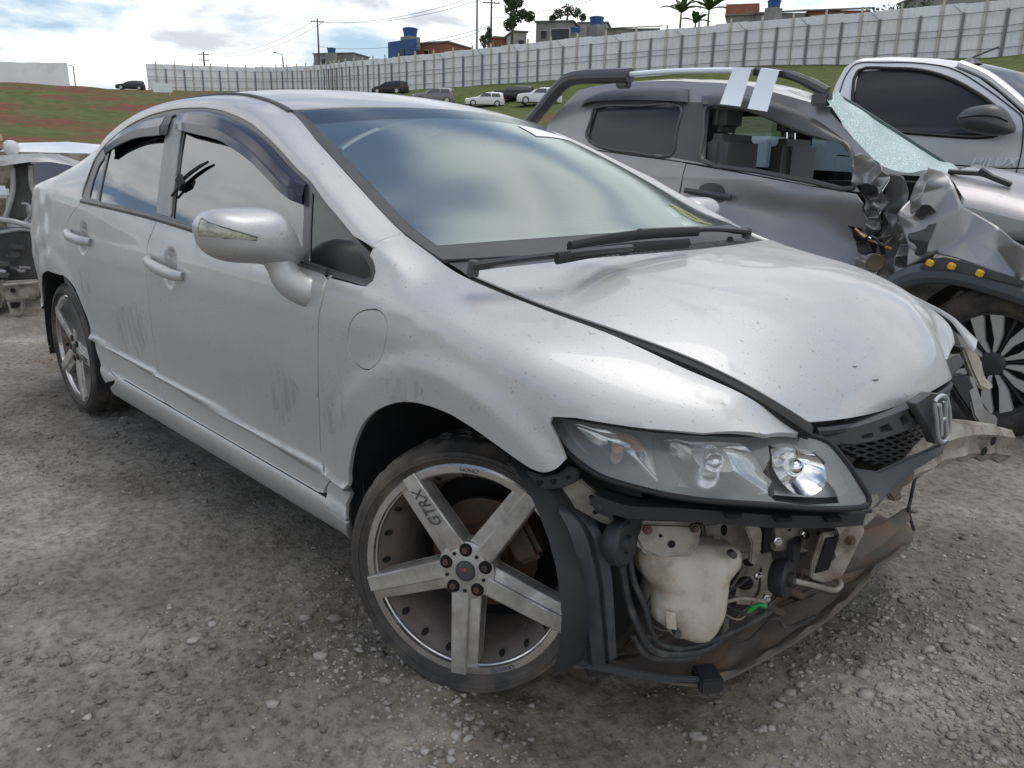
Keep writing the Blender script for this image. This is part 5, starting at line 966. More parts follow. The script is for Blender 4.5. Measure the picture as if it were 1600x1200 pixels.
H, loc = house(607, 718, 68, 132, 'raw brick house with a blue painted end wall', 'brick', deep=8, yaw=-.45, wins=[(.1, -1.6, 1., 1.1)]); mb = MB(); q0, q1 = onD((606, 66), 130), onD((647, 60), 128); mb.prism([q0+[0, 0, -6], q1+[0, 0, -6], q1, q0], [.3, .3, 0]); mb.build('painted_wall', M['blue_wall'], H)
mb = MB(); q = onD((628, 84), 127.5); mb.box(q, (1.4, .3, 1.3)); mb.build('window', M['window_dark'], H); tank((641, 58), 131, 1.25, 'black topped tank above the blue painted brick house', 'tank_blue')
house(766, 800, 59, 125, 'low raw brick house beside a pale wall', 'brick', yaw=.2, wins=[(0, -1.5, .9, .9)]); house(795, 830, 50, 120, 'small pale rendered house between brick and grey houses', 'pale_wall', yaw=.2, wins=[(.2, -1.6, 1., 1.)])
house(829, 903, 34, 118, 'unfinished grey cement house with two dark openings', 'cement', yaw=-.25, wins=[(-.55, -1.8, 1.1, 1.3), (.35, -1.9, 3.2, 2.0)]); house(898, 955, 36, 122, 'pale flat roofed house carrying a bright blue tank', 'pale_wall', yaw=-.2, wins=[(.3, -1.8, 1.2, 1.2)])
tank((932, 40), 119, 1.1, 'bright blue tank on the pale flat roofed house'); tank((899, 52), 118, .7, 'small blue tank beside the unfinished cement house')
house(945, 1035, 44, 112, 'long low mossy wall house behind banana plants', 'cement', yaw=-.15, roof='slope', deep=5)
H, loc = house(1128, 1190, 24, 92, 'grey house with raw brick upper storey', 'cement', yaw=-.3, deep=5, para=(0, 2.2, .6, 3.8, 4.6, 1.3, 'brick')); house(1180, 1262, 20, 90, 'grey cement house with sloping dark roof under a blue tank', 'cement', yaw=-.15, roof='slope', deep=5, wins=[(.7, -1.2, .9, .9)])
tank((1209, 13), 88, .75, 'round blue tank standing on the sloping roofed house'); house(1262, 1362, 16, 92, 'brick house with long sloping roof beside ivy', 'brick', yaw=-.1, roof='slope', deep=5)
house(1450, 1700, -8, 78, 'weathered grey wall house rising above the fence', 'cement', yaw=0, deep=6)
# ------------------------------------------------------------------ poles and wires
M['pole'] = mat('utility pole', (.085, .08, .075), .9); M['pole_grey'] = mat('concrete pole', (.30, .30, .29), .9)
def pole(px, y0, y1, dep, label, m_='pole', arms=1, r=.16):
    a, b = onD((px, y1), dep), onD((px, y0), dep); b = np.array([a[0], a[1], b[2]]); mb = MB(); mb.tube([a-[0, 0, 8], a, b], [r*1.2, r*1.1, r*.8], 8); P = mb.build('utility_pole', M[m_]); tag(P, label, 'pole', 'poles behind the fence')
    for k in range(arms):
        c = b-[0, 0, .6+1.3*k]; mb = MB(); mb.box(c, (.14, 2.6, .14), [[.75, .66, 0], [-.66, .75, 0], [0, 0, 1]]); A_ = mb.build('crossarm', M[m_], P)
        for s in (-1.1, -.5, .5, 1.1): mb = MB(); mb.lathe([(.001, .3), (.06, .25), (.08, .07), (.05, .05)], c+np.array([.66*s, .75*s, 0]), (0, 0, 1), 6); mb.build('insulator', M['pole_grey'], A_)
        mb = MB(); mb.tube([c+np.array([.66*.8, .75*.8, -.05]), c-[0, 0, .8]], .04, 4); mb.build('strut', M[m_], P)
    return b
b1 = pole(499, 32, 103, 150, 'dark wooden pole with a crossarm beside the grey block house', arms=1); b2 = pole(745, -25, 81, 110, 'plain tall pale concrete pole behind the fence', 'pole_grey', 0, .17); b3 = pole(767, -12, 76, 118, 'dark pole with crossarm next to the leafy tree', arms=2); b4 = pole(320, 82, 110, 190, 'far double crossarm pole over the left fence section', arms=2, r=.2); b5 = pole(443, 90, 112, 180, 'short pole with a lamp head behind the fence corner', arms=0, r=.16)
mb = MB(); mb.tube([b5, b5+[0, 0, .5], b5+[-1.6, -.8, 1.0]], .08, 5); mb.box(b5+[-1.9, -.9, 1.0], (.9, .4, .2)); mb.build('lamp_head', M['pole_grey'], bpy.data.objects[[o.name for o in bpy.data.objects if o.get('label', '').startswith('short pole')][0]])
def line(a, b, sag, label):
    P = [a+(b-a)*t-np.array([0, 0, 4*sag*t*(1-t)]) for t in np.linspace(0, 1, 14)]; mb = MB(); mb.tube(P, .035, 4); tag(mb.build('power_line', M['pole']), label, 'wire', 'overhead lines')
for k, (s, t) in enumerate(((-1, -.6), (1, -.6), (0, -5))): line(b1+[.8*s, .8*s, t], b3+[.8*s, .8*s, t-.0], 1.5, ('left hand crossarm line from the wooden pole to the tree side pole', 'right hand crossarm line from the wooden pole to the tree side pole', 'lowest slack line from the wooden pole to the tree side pole')[k])
for s in (-1, 1): line(b4+[.8*s, .8*s, -.6-.4*(s > 0)], b1+[.8*s, .8*s, -.7], 2, 'upper sagging line between the two far dark poles' if s < 0 else 'lower sagging line between the two far dark poles')
line(b3+[0, 0, -5], onD((655, 62), 128), 1.0, 'slack service cable dropping to the brick house'); line(b3+[0, 0, -4], onD((1100, 8), 100)+[0, 0, 6], 1.5, 'thin overhead cable rising above the houses')
# ------------------------------------------------------------------ trees
M['leaf_dark'] = mat('dark foliage', (.045, .070, .030), .7, noise=(.8, (.075, .105, .045), .35, .65)); M['leaf_green'] = mat('green foliage', (.055, .105, .030), .6, noise=(.8, (.10, .16, .05), .35, .65)); M['bark'] = mat('bark', (.11, .085, .06), .95)
def leaves(C, R, n, size, seed, droop=.3):
    r_ = np.random.default_rng(seed); mb = MB()
    for _ in range(n):
        c = C[r_.integers(len(C))]; v = r_.normal(size=3); v /= np.linalg.norm(v); p = np.array(c[:3])+v*c[3]*r_.random()**.45*R; d = r_.normal(size=3)+[0, 0, -droop]; d /= np.linalg.norm(d); t = np.cross(d, r_.normal(size=3)); t /= np.linalg.norm(t); s = size*(.6+.8*r_.random()); mb.add([p-t*s*.35, p+d*s*.5, p+t*s*.35, p-d*s*.5], [(0, 1, 2, 3)])
    return mb
def tree(p, dep, hgt, cl, label, m_, n=1500, size=.35, seed=1, name='tree', droop=.3):
    b = onD(p, dep); T = thing(name, label, 'tree'); C = [(b[0]+x, b[1]+y, b[2]+z, r) for x, y, z, r in cl]; mb = MB(); mb.tube(spl([b-[0, 0, 7], b, b+[.1, .1, hgt*.5], b+[0, .2, hgt*.85]], 4), np.linspace(.28, .07, 13), 7)
    for c in C[:6]: mb.tube([b+[0, 0, hgt*.35], (b+[0, 0, hgt*.4]+np.array(c[:3]))/2+[0, 0, .2], np.array(c[:3])], [.12, .08, .03], 5)
    mb.build('trunk', M['bark'], T, smooth=True); leaves(C, 1., n, size, seed, droop).build('crown', M[m_], T)
tree((800, 62), 116, 6, [(-.8, .3, 2.2, 1.0), (.6, 0, 3.0, 1.1), (-.3, 0, 4.4, 1.0), (.7, .5, 5.0, .8), (-.9, 0, 5.6, .7), (.1, .2, 6.4, .7), (1.6, .6, 3.4, .7), (2.6, 1, 3.0, .8)], 'tall ragged dark tree rising behind the pale house', 'leaf_dark', 1900, .42, 3)
tree((757, 76), 116, 2.5, [(0, 0, .9, .7), (.5, .3, 1.8, .6), (-.4, 0, 1.4, .5), (.6, .4, 2.5, .4)], 'small bushy tree between the two tall poles', 'leaf_dark', 600, .3, 4)
tree((886, 34), 135, 3, [(-1.4, -.8, 1.3, .9), (0, 0, 1.9, 1.), (1.4, .8, 1.4, .9), (2.4, 1.4, .6, .6), (-2.2, -1.4, .5, .6)], 'low rounded palm like tree behind the cement house', 'leaf_dark', 900, .4, 5, droop=1.2)
def banana(p, dep, hgt, seed, label):
    b = onD(p, dep); r_ = np.random.default_rng(seed); T = thing('banana_plant', label, 'plant', 'banana plants behind the fence'); mb = MB(); mb.tube([b-[0, 0, 5], b, b+[0, 0, hgt*.45]], [.22, .18, .10], 7); mb.build('trunk', M['leaf_green'], T)
    for k in range(11):
        a = k*2.4+r_.random(); el = .5+.9*r_.random(); L = hgt*(.62+.25*r_.random()); base = b+[0, 0, hgt*.42]; dirh = np.array([math.cos(a), math.sin(a), 0]); P = [base+dirh*L*t*math.cos(el)+np.array([0, 0, L*(t*math.sin(el)-.55*t*t)]) for t in np.linspace(0, 1, 9)]; side = np.cross(dirh, [0, 0, 1]); G = []
        for i, q in enumerate(P):
            w = .42*math.sin(math.pi*min(1, .12+.9*i/8))**.7*(.75+.5*r_.random()); G.append([q-side*w+[0, 0, -.35*w], q, q+side*w+[0, 0, -.35*w]])
        mb = MB(); mb.grid(G); mb.build('leaf', M['leaf_green'], T)
banana((1062, 52), 104, 6.2, 1, 'left banana plant with broad torn leaves beside the mossy wall'); banana((1105, 52), 102, 6.8, 2, 'right banana plant with broad leaves nearer the brick topped house'); banana((1085, 58), 106, 4.4, 5, 'shorter banana plant between two taller ones')
q = [onD((1362+i*11.5, 20-i*1.6), 74) for i in range(9)]; lv = leaves([(c[0], c[1], c[2]-.9, 1.5) for c in q]+[(c[0], c[1], c[2]-2.2, 1.5) for c in q], 1., 3000, .32, 9); iv = lv.build('ivy_hedge', M['leaf_dark']); tag(iv, 'dense dark ivy hanging over the top of the fence', 'hedge')
# ------------------------------------------------------------------ grey wrecked pickup behind the sedan
M['gun'] = paint_mat('gunmetal paint', (.32, .31, .318), (.25, .235, .215), .55, .40); M['gun_dark'] = mat('black film', (.062, .063, .067), .4, coat=.2); M['flare'] = mat('grey flare plastic', (.085, .094, .112), .6, dirt=(6, (.14, .135, .125), .55, .9))
M['tint'] = mat('tinted glass', (.040, .042, .048), .05, 0, .32); M['tape'] = mat('white tape', (.80, .84, .90), .45); M['blue_glass'] = mat('bluish glass', (.07, .12, .17), .05, 0, .8)
pk = thing('grey_pickup', 'grey pickup truck with crushed front wing, shattered windscreen and white tape strips', 'pickup')
def RPf(dent=0.):
    def f(x, z):
        x = np.asarray(x, float); z = np.asarray(z, float); y = 2.30+.10*((z-.78)/.55)**2*(z < .78)+.05*sst(.85, 1.15, z)+.36*np.maximum(0, z-1.13)+.25*np.maximum(0, z-1.13)**2
        if dent: y = y+dent*(.055*np.sin(z*10+x*2.2+.6)*sst(-1.7, -.7, x)*sst(1.15, .95, z)+.02*np.sin(x*9+z*7)*sst(-1.3, -.6, x))
        return np.stack([x, y, z], -1)
    return f
RP, RD = RPf(), RPf(1.)
def ri(px, fn=RP): return inv(fn, px, (-3.6, .9), (.3, 1.8), 90)
rw = ri([(931, 168), (1000, 165), (1064, 166), (1057, 205), (1049, 243), (995, 239), (940, 230), (917, 213), (924, 188)]); fw = ri([(1106, 166), (1150, 168), (1169, 171), (1210, 186), (1262, 208), (1319, 223), (1332, 246), (1333, 294), (1270, 284), (1180, 267), (1098, 251), (1101, 210)])
cab = ri([(856, 195), (880, 165), (904, 141), (935, 133), (1007, 127), (1120, 129), (1170, 134), (1216, 146), (1260, 158), (1292, 168), (1330, 212), (1378, 262), (1362, 282), (1342, 300), (1270, 290), (1180, 273), (1098, 257), (1045, 249), (990, 242), (935, 234), (880, 224), (850, 216)])
panel('cab_side', cab, RP, M['gun'], pk, cell=.03, holes=[rw, fw], thick=.03)
panel('pillar_film', ri([(1067, 160), (1104, 160), (1098, 212), (1095, 254), (1052, 246), (1060, 205)]), RP, M['gun_dark'], pk, cell=.04, off=.002, thick=.004)
panel('rear_window', nudge(rw, -.01), RP, M['tint'], pk, cell=.05, off=-.012, thick=0)
mb = MB(); P = RP(*np.array(spl(rw, 3, True)).T)+[0, -.003, 0]; mb.tube(np.vstack([P, P[:1]]), .012, 6, caps=False); mb.build('window_seal', M['gun_dark'], pk, smooth=True)
mb = MB(); P = RP(*np.array(spl(fw, 3, True)).T)+[0, -.003, 0]; mb.tube(np.vstack([P, P[:1]]), .014, 6, caps=False); mb.build('window_seal', M['gun_dark'], pk, smooth=True)
panel('rear_door', [*ri([(880, 226), (935, 236), (990, 244), (1045, 251), (1071, 255), (1066, 275), (1062, 295)]), (-1.56, .95), (-1.58, .5), (-2.4, .5), (-2.6, .8), (-2.7, 1.2)], RP, M['gun'], pk, cell=.04)
fdo = [*ri([(1073, 256), (1180, 275), (1270, 292), (1340, 303), (1350, 318), (1347, 332), (1354, 350), (1346, 372), (1350, 392), (1342, 410), (1352, 432)]), (-.38, .55), (-.45, .45), (-1.55, .45), (-1.55, .95)]
pdoor = panel('front_door', fdo, RD, M['gun'], pk, cell=.022)
hp = [RD(*np.array(q))+np.array([0, -.028, 0]) for q in ri([(1074, 297), (1090, 300), (1115, 304), (1143, 309)])]; mb = MB(); mb.tube(spl(hp, 3), .017, 10, sx=.8, sy=1.); mb.build('door_handle', M['gun_dark'], pdoor, smooth=True)
cp_ = ri([(1092, 300), (1095, 290), (1108, 286), (1124, 288), (1132, 296), (1133, 312), (1122, 317), (1104, 314)], RD); panel('handle_cup', spl(cp_, 3, True), RD, M['gun_dark'], pdoor, cell=.03, off=.003, thick=0)
# roof, bars, tapes
xr = np.linspace(-2.55, -.72, 16); cabz = pchip(*zip(*sorted([(q[0], q[1]) for q in ri([(880, 165), (904, 141), (935, 133), (1007, 127), (1120, 129), (1170, 134), (1216, 146), (1260, 158), (1292, 168)])])))
G = []
for x in xr: z = float(cabz(x)); y0 = float(RP(np.array(x), np.array(z))[1]); G.append([(x-.60*t*sst(-1.6, -.8, x), y0+t*1.45, z-.002+.05*math.sin(math.pi*min(1, t))**.6) for t in np.linspace(0, 1, 9)])
mb = MB(); mb.grid(G); mb.build('roof', M['gun'], pk, smooth=True)
def yroof(p, y): return onY(p, y)
bar_ = spl([yroof(p, 2.50) for p in ((806, 215), (840, 178), (868, 143), (885, 127), (902, 121), (940, 119), (985, 118))], 5); mb = MB(); mb.tube(bar_, .048, 10, sx=1., sy=1.); mb.build('sport_bar', M['gun_dark'], pk, smooth=True)
far_ = bar_[:-8]+np.array([-.1, 1.35, 0]); mb = MB(); mb.tube(far_, .045, 10); mb.build('sport_bar', M['gun_dark'], pk, smooth=True)
mb = MB(); mb.tube(spl([yroof(p, 2.50) for p in ((975, 117), (1040, 112), (1110, 110), (1150, 110), (1195, 110))], 4), .017, 8); mb.build('taped_rail', M['tape'], pk, smooth=True)
mb = MB(); mb.tube(spl([yroof(p, 2.50) for p in ((1180, 112), (1225, 115), (1262, 128), (1292, 144))], 4), [.026]*8+[.030]*5, 8); mb.build('roof_rail', M['gun_dark'], pk, smooth=True)
for q in ((yroof((975, 122), 2.52)), (yroof((1285, 146), 2.50))): mb = MB(); mb.box(q-[0, 0, .03], (.10, .06, .07)); mb.build('rail_foot', M['gun_dark'], pk, bevel=.01)
for px_ in ([(1150, 107), (1179, 106), (1170, 137), (1161, 167), (1129, 163), (1139, 136)], [(1193, 107), (1222, 111), (1212, 142), (1203, 175), (1172, 170), (1182, 140)]):
    P = [onY(p, 2.465) if p[1] < 115 else onY(p, 2.44) if p[1] < 150 else onY(p, 2.385) for p in px_]; P = np.array(P)-[0, .03, 0]; mb = MB(); mb.grid([[P[0], P[1]], [P[5], P[2]], [P[4], P[3]]]); mb.grid([[P[0]+[0, .05, .004], P[1]+[0, .05, .004]], [P[0], P[1]]]); mb.build('tape_strip', M['tape'], pk, smooth=True)
def rvisor(top, bot):
    a, b = np.array(spl(ri(top), 6)), np.array(spl(ri(bot), 6)); n = min(len(a), len(b)); G = []
    for i in range(n):
        e = min(1, min(i, n-1-i)/3); G.append([RP(*(a[i]*(1-s)+b[i]*s))+np.array([0, -o*(.3+.7*e), 0]) for s, o in ((0, .003), (.15, .03), (.5, .045), (1., .048), (1., .02))])
    mb = MB(); mb.grid(G); mb.build('window_visor', M['gun_dark'], pk, smooth=True)
rvisor([(908, 163), (925, 150), (951, 142), (1000, 139), (1045, 138), (1077, 139)], [(910, 166), (928, 160), (951, 158), (1000, 157), (1045, 158), (1077, 160)]); rvisor([(1097, 150), (1130, 146), (1180, 151), (1225, 164), (1268, 182), (1325, 222)], [(1099, 163), (1130, 165), (1170, 170), (1212, 185), (1260, 205), (1316, 226)])
# cab interior
mb = MB(); mb.box((-1.6, 3.2, .72), (2.1, 1.5, .5)); mb.build('cab_floor', M['dark'], pk)
for y in (2.72, 3.55):
    mb = MB(); mb.box((-1.45, y, 1.08), (.16, .46, .62)); so = mb.build('seat', M['interior'], pk, bevel=.05, seg=3); mb = MB(); mb.box((-1.50, y, 1.50), (.10, .26, .19)); mb.build('headrest', M['interior'], so, bevel=.04, seg=3)
    mb = MB(); mb.tube([(-1.48, y-.06, 1.36), (-1.49, y-.06, 1.45)], .008, 6); mb.tube([(-1.48, y+.06, 1.36), (-1.49, y+.06, 1.45)], .008, 6); mb.build('headrest_post', M['chrome'], so)
mb = MB(); W0 = [(-2.5, 4.02, 1.05), (-.7, 4.02, 1.05), (-.7, 4.02, 1.16), (-2.5, 4.02, 1.22)]; mb.prism(W0, (0, .05, 0)); mb.prism([(-2.5, 3.85, 1.58), (-1.4, 3.85, 1.57), (-1.4, 3.85, 1.66), (-2.5, 3.85, 1.68)], (0, .05, 0)); mb.prism([(-1.72, 3.93, 1.1), (-1.52, 3.93, 1.1), (-1.52, 3.90, 1.62), (-1.70, 3.90, 1.62)], (0, .05, 0)); mb.prism([(-2.6, 3.93, 1.1), (-2.3, 3.93, 1.1), (-2.2, 3.90, 1.62), (-2.5, 3.90, 1.62)], (0, .05, 0)); mb.prism([(-1.05, 3.93, 1.1), (-.98, 3.93, 1.1), (-1.40, 3.90, 1.62), (-1.47, 3.90, 1.62)], (0, .05, 0)); mb.build('far_cab_side', M['dark'], pk)
mb = MB(); mb.add([(-2.5, 3.99, 1.1), (-1.0, 3.99, 1.1), (-1.42, 3.93, 1.62), (-2.4, 3.93, 1.62)], [(0, 1, 2, 3)]); mb.build('far_window', lens_material('far cab glass', (.35, .45, .52), (.1, .5)), pk)
mb = MB(); mb.box((-.62, 3.15, 1.03), (.45, 1.35, .2)); mb.build('dashboard', M['dark'], pk, bevel=.04)
# crumple helper: a sheet with sharp folds
def crumple(name, px, y, m_, amp, fs, seed, parent=pk, cell=.022, slope=None):
    """a torn sheet: irregular facets pushed in and out, folds kept sharp by edge creases"""
    o = np.array([(onY(p, y)[0], onY(p, y)[2]) for p in px]); r_ = np.random.default_rng(int(seed*1000)); lo, hi = o.min(0), o.max(0); sp_ = .30/fs; pts = []
    for _ in range(900):
        q = lo+(hi-lo)*r_.random(2)
        if inpoly(q[:1], q[1:], o)[0] and all(np.hypot(*((q-p)*[1.25, .8])) > sp_ for p in pts) and np.hypot(*(o-q).T).min() > sp_*.45: pts.append(q)
    B = resamp(o, sp_*1.1); A = np.vstack([B, pts]) if pts else B; nb = len(B)
    vo, eo, fo, *_ = delaunay_2d_cdt([Vector(a) for a in A], [(i, (i+1) % nb) for i in range(nb)], [], 1, 1e-6); Q = np.array([(v.x, v.y) for v in vo]); T = [tuple(f) for f in fo]; c = np.array([Q[list(t)].mean(0) for t in T]); ok = inpoly(c[:, 0], c[:, 1], o); T = [t for t, g in zip(T, ok) if g]
    yy = y+amp*(r_.random(len(Q))-.5)*np.where(r_.random(len(Q)) < .3, 1.3, .7)
    if slope: yy = yy+slope(Q[:, 0], Q[:, 1])
    ob = mk(name, np.stack([Q[:, 0], yy, Q[:, 1]], 1), T, m_, parent, True); me = ob.data; cr = me.attributes.new('crease_edge', 'FLOAT', 'EDGE'); cr.data.foreach_set('value', np.where(r_.random(len(me.edges)) < .55, .75, .15).astype(np.float32))
    md = ob.modifiers.new('sub', 'SUBSURF'); md.levels = 3; md.render_levels = 3; so = ob.modifiers.new('thick', 'SOLIDIFY'); so.thickness = .004; return ob
crumple('front_wing', [(1412, 330), (1422, 305), (1440, 285), (1446, 262), (1470, 270), (1486, 290), (1502, 320), (1515, 332), (1560, 356), (1640, 398), (1660, 450), (1598, 434), (1540, 414), (1495, 402), (1465, 396), (1445, 404), (1432, 420), (1424, 415), (1426, 385), (1412, 350)], 2.28, M['gun'], .16, 1.7, .35, slope=lambda u, v: .45*np.maximum(0, v-.92)-.04, cell=.018)
crumple('torn_wing_fold', [(1415, 345), (1440, 322), (1456, 318), (1462, 345), (1452, 378), (1446, 400), (1426, 400), (1422, 372)], 2.24, M['gun_dark'], .10, 4, .8)
crumple('wing_fold', [(1420, 310), (1440, 268), (1452, 268), (1446, 300), (1442, 322), (1420, 340)], 2.20, M['gun'], .10, 4, .1)
crumple('crushed_pillar', [(1335, 246), (1350, 240), (1378, 262), (1386, 275), (1384, 300), (1378, 330), (1372, 360), (1352, 362), (1358, 330), (1350, 300), (1334, 298)], 2.27, M['gun'], .14, 7, .55, cell=.014)
M['bare_metal'] = mat('bare grey metal', (.22, .215, .21), .4, .6, noise=(9, (.12, .115, .11), .4, .65), dirt=(10, (.15, .12, .09), .58, .85))
crumple('hinge_post', [(1386, 270), (1415, 276), (1420, 300), (1412, 340), (1405, 380), (1402, 430), (1372, 445), (1365, 430), (1372, 380), (1378, 330)], 2.36, M['bare_metal'], .07, 3, .2, cell=.018)
crumple('torn_strip', [(1405, 330), (1420, 345), (1425, 380), (1424, 420), (1410, 445), (1395, 450), (1402, 400)], 2.29, M['gun'], .09, 5, .4, cell=.016)
crumple('torn_strip', [(1352, 300), (1372, 300), (1376, 340), (1370, 365), (1352, 372), (1356, 340)], 2.25, M['bare_metal'], .10, 8, .9, cell=.013)
crumple('door_edge', [(1330, 400), (1372, 395), (1370, 440), (1345, 430), (1338, 415)], 2.27, M['gun'], .06, 5, .3, cell=.016)
mb = MB(); q = onY((1368, 411), 2.26); mb.lathe([(.001, -.004), (.034, -.004), (.04, .0), (.046, -.01)], q, (.3, -1, 0), 22); mb.build('plug_cap', mat('brown plug', (.15, .12, .075), .6), pk, smooth=True)
for i, (m_, c) in enumerate((('dark', (.0, 0, 0)), ('rubber_wire', 0), ('amber', 0), ('chrome', 0), ('rubber_wire', 0))):
    r_ = np.random.default_rng(i+20); s = np.array((1330+r_.random()*18, 355+r_.random()*12)); P = [onY(s, 2.2), onY(s+[16+8*r_.random(), 8+10*r_.random()], 2.17), onY(s+[30+8*r_.random(), 22*r_.random()], 2.2), onY(s+[44+14*r_.random(), 6+30*r_.random()], 2.26)]; mb = MB(); mb.tube(spl(P, 5), .006 if i else .012, 6); mb.build('torn_wiring', M[m_], pk, smooth=True)
crumple('torn_grommet', [(1325, 353), (1345, 357), (1358, 370), (1352, 385), (1342, 380), (1334, 368)], 2.21, M['dark'], .05, 8, .2, cell=.012); crumple('torn_grommet', [(1340, 378), (1358, 376), (1362, 392), (1352, 400), (1343, 395)], 2.20, M['rubber_wire'], .05, 8, .6, cell=.012)
crumple('mirror_stub', [(1338, 292), (1352, 286), (1368, 290), (1372, 300), (1360, 306), (1345, 304)], 2.19, M['dark'], .05, 9, .2, cell=.012)
# hood, windscreen, wiper
G = []
for p0, p1, z0 in (((1482, 271), (1503, 322), 0), ((1520, 279), (1540, 331), 0), ((1560, 289), (1580, 341), 0), ((1600, 299), (1620, 351), 0), ((1680, 322), (1700, 378), 0)):
    a = onY(p1, 2.33); b = onY(p0, 2.50); G.append([a, a+[0, .02, .03], a*.5+b*.5+[0, 0, .02], b, b+[-.02, .5, .05], b+[-.05, 1.2, .02]])
mb = MB(); mb.grid(G); mb.build('hood', M['gun'], pk, smooth=True); mb = MB(); mb.box((.42, 3.18, .70), (.9, 1.1, .34)); mb.build('engine_bay', M['bare_metal'], pk, bevel=.06)
mb = MB(); mb.grid([[(x, y, z+.05*math.sin(math.pi*(y-2.3)/1.75)) for y in np.linspace(2.34, 4.0, 8)] for x, z in ((.32, 1.005), (.6, .985), (.85, .95), (.98, .90), (1.02, .82))]); mb.build('hood_nose', M['gun'], pk, smooth=True)
mb = MB(); mb.prism([(1.0, 2.5, .82), (1.03, 3.85, .82), (1.03, 3.85, .60), (1.0, 2.5, .60)], (-.08, 0, 0)); mb.build('grille', M['gun_dark'], pk, bevel=.02)
mb = MB(); mb.tube(spl([(.62, 2.28, .50), (.92, 2.36, .50), (1.08, 2.65, .50), (1.12, 3.15, .50), (1.08, 3.7, .50), (.92, 3.98, .50)], 4), .12, 10, sx=.7, sy=1.); mb.build('front_bumper', M['gun_dark'], pk, smooth=True)
mb = MB(); mb.box((.92, 2.46, .80), (.16, .28, .16)); mb.build('headlight', M['chrome'], pk, bevel=.04)
M['shatter'] = bpy.data.materials.new('shattered glass'); M['shatter'].use_nodes = True; t_ = M['shatter'].node_tree; b_ = t_.nodes['Principled BSDF']
vo = t_.nodes.new('ShaderNodeTexVoronoi'); vo.feature = 'DISTANCE_TO_EDGE'; vo.inputs['Scale'].default_value = 80; tcx = t_.nodes.new('ShaderNodeTexCoord'); t_.links.new(tcx.outputs['Object'], vo.inputs['Vector'])
rp_ = t_.nodes.new('ShaderNodeValToRGB'); t_.links.new(vo.outputs[0], rp_.inputs[0]); rp_.color_ramp.elements[0].color = (.66, .78, .76, 1); rp_.color_ramp.elements[1].color = (.34, .48, .45, 1); rp_.color_ramp.elements[1].position = .16
nz_n = t_.nodes.new('ShaderNodeTexNoise'); nz_n.inputs['Scale'].default_value = 6; nz_n.inputs['Detail'].default_value = 8; t_.links.new(tcx.outputs['Object'], nz_n.inputs['Vector']); mr_ = t_.nodes.new('ShaderNodeMapRange'); mr_.inputs[1].default_value = .42; mr_.inputs[2].default_value = .62; t_.links.new(nz_n.outputs['Fac'], mr_.inputs[0]); mm_ = t_.nodes.new('ShaderNodeMix'); mm_.data_type = 'RGBA'; t_.links.new(mr_.outputs[0], mm_.inputs['Factor']); t_.links.new(rp_.outputs[0], mm_.inputs['A']); mm_.inputs['B'].default_value = (.50, .60, .60, 1); t_.links.new(mm_.outputs['Result'], b_.inputs['Base Color'])
b_.inputs['Roughness'].default_value = .25; bu_ = t_.nodes.new('ShaderNodeBump'); bu_.inputs['Strength'].default_value = .9; bu_.inputs['Distance'].default_value = .01; t_.links.new(vo.outputs[0], bu_.inputs['Height']); t_.links.new(bu_.outputs[0], b_.inputs['Normal'])
nr = spl([onY(p, y) for p, y in (((1292, 156), 2.47), ((1308, 180), 2.46), ((1330, 212), 2.44), ((1356, 243), 2.42), ((1385, 262), 2.41), ((1420, 270), 2.42), ((1450, 266), 2.45), ((1478, 281), 2.47))], 4)
fr_ = spl([onY(p, y) for p, y in (((1310, 152), 2.9), ((1334, 166), 3.0), ((1365, 186), 3.05), ((1400, 208), 3.1), ((1435, 231), 3.1), ((1462, 248), 3.1), ((1482, 261), 3.1), ((1500, 271), 3.1))], 4)
G = []
for i, (a, b) in enumerate(zip(nr, fr_)): G.append([a*(1-t)+b*t+np.array([.02, 0, .03])*math.sin(math.pi*t)*(1+.3*math.sin(i*.7+t*4)) for t in np.linspace(0, 1, 9)])
mb = MB(); mb.grid(G); mb.build('windscreen', M['shatter'], pk, smooth=True); mb = MB(); mb.tube(fr_+[0, .01, .004], .014, 6); mb.build('windscreen_edge', mat('green glass edge', (.05, .09, .085), .3), pk, smooth=True)
mb = MB(); mb.tube(spl([onY(p, 2.5) for p in ((1482, 268), (1510, 270), (1534, 272), (1556, 280), (1580, 289))], 4), .012, 6); wp = mb.build('wiper', M['black_plastic'], pk, smooth=True); mb = MB(); mb.tube([onY(p, 2.5) for p in ((1532, 265), (1550, 277), (1578, 288))], .014, 6); mb.build('wiper_arm', M['black_plastic'], wp, smooth=True)
# wheel arch flare with yellow clips
fl = spl([onY(p, 2.22) for p in ((1392, 450), (1410, 438), (1435, 429), (1470, 427), (1510, 432), (1560, 446), (1610, 463), (1680, 492))], 5); mb = MB(); mb.tube(fl, .052, 10, sx=1.0, sy=1.); flare = mb.build('arch_flare', M['flare'], pk, smooth=True)
slab([(1436, 418), (1450, 404), (1475, 402), (1520, 412), (1598, 440), (1598, 448), (1540, 434), (1490, 424), (1455, 422)], (0, 2.165, .7), (0, -1, .05), .02, M['grey_plastic'], 'flare_seat', flare, .002)
for p in ((1453, 411), (1487, 416), (1531, 427)): q = onY(p, 2.150); mb = MB(); mb.box(q, (.034, .02, .028), [[.9, .2, .3], [-.2, .97, 0], [-.3, 0, .95]]); mb.build('clip', mat('yellow clip', (.75, .45, .03), .5), flare, bevel=.004)
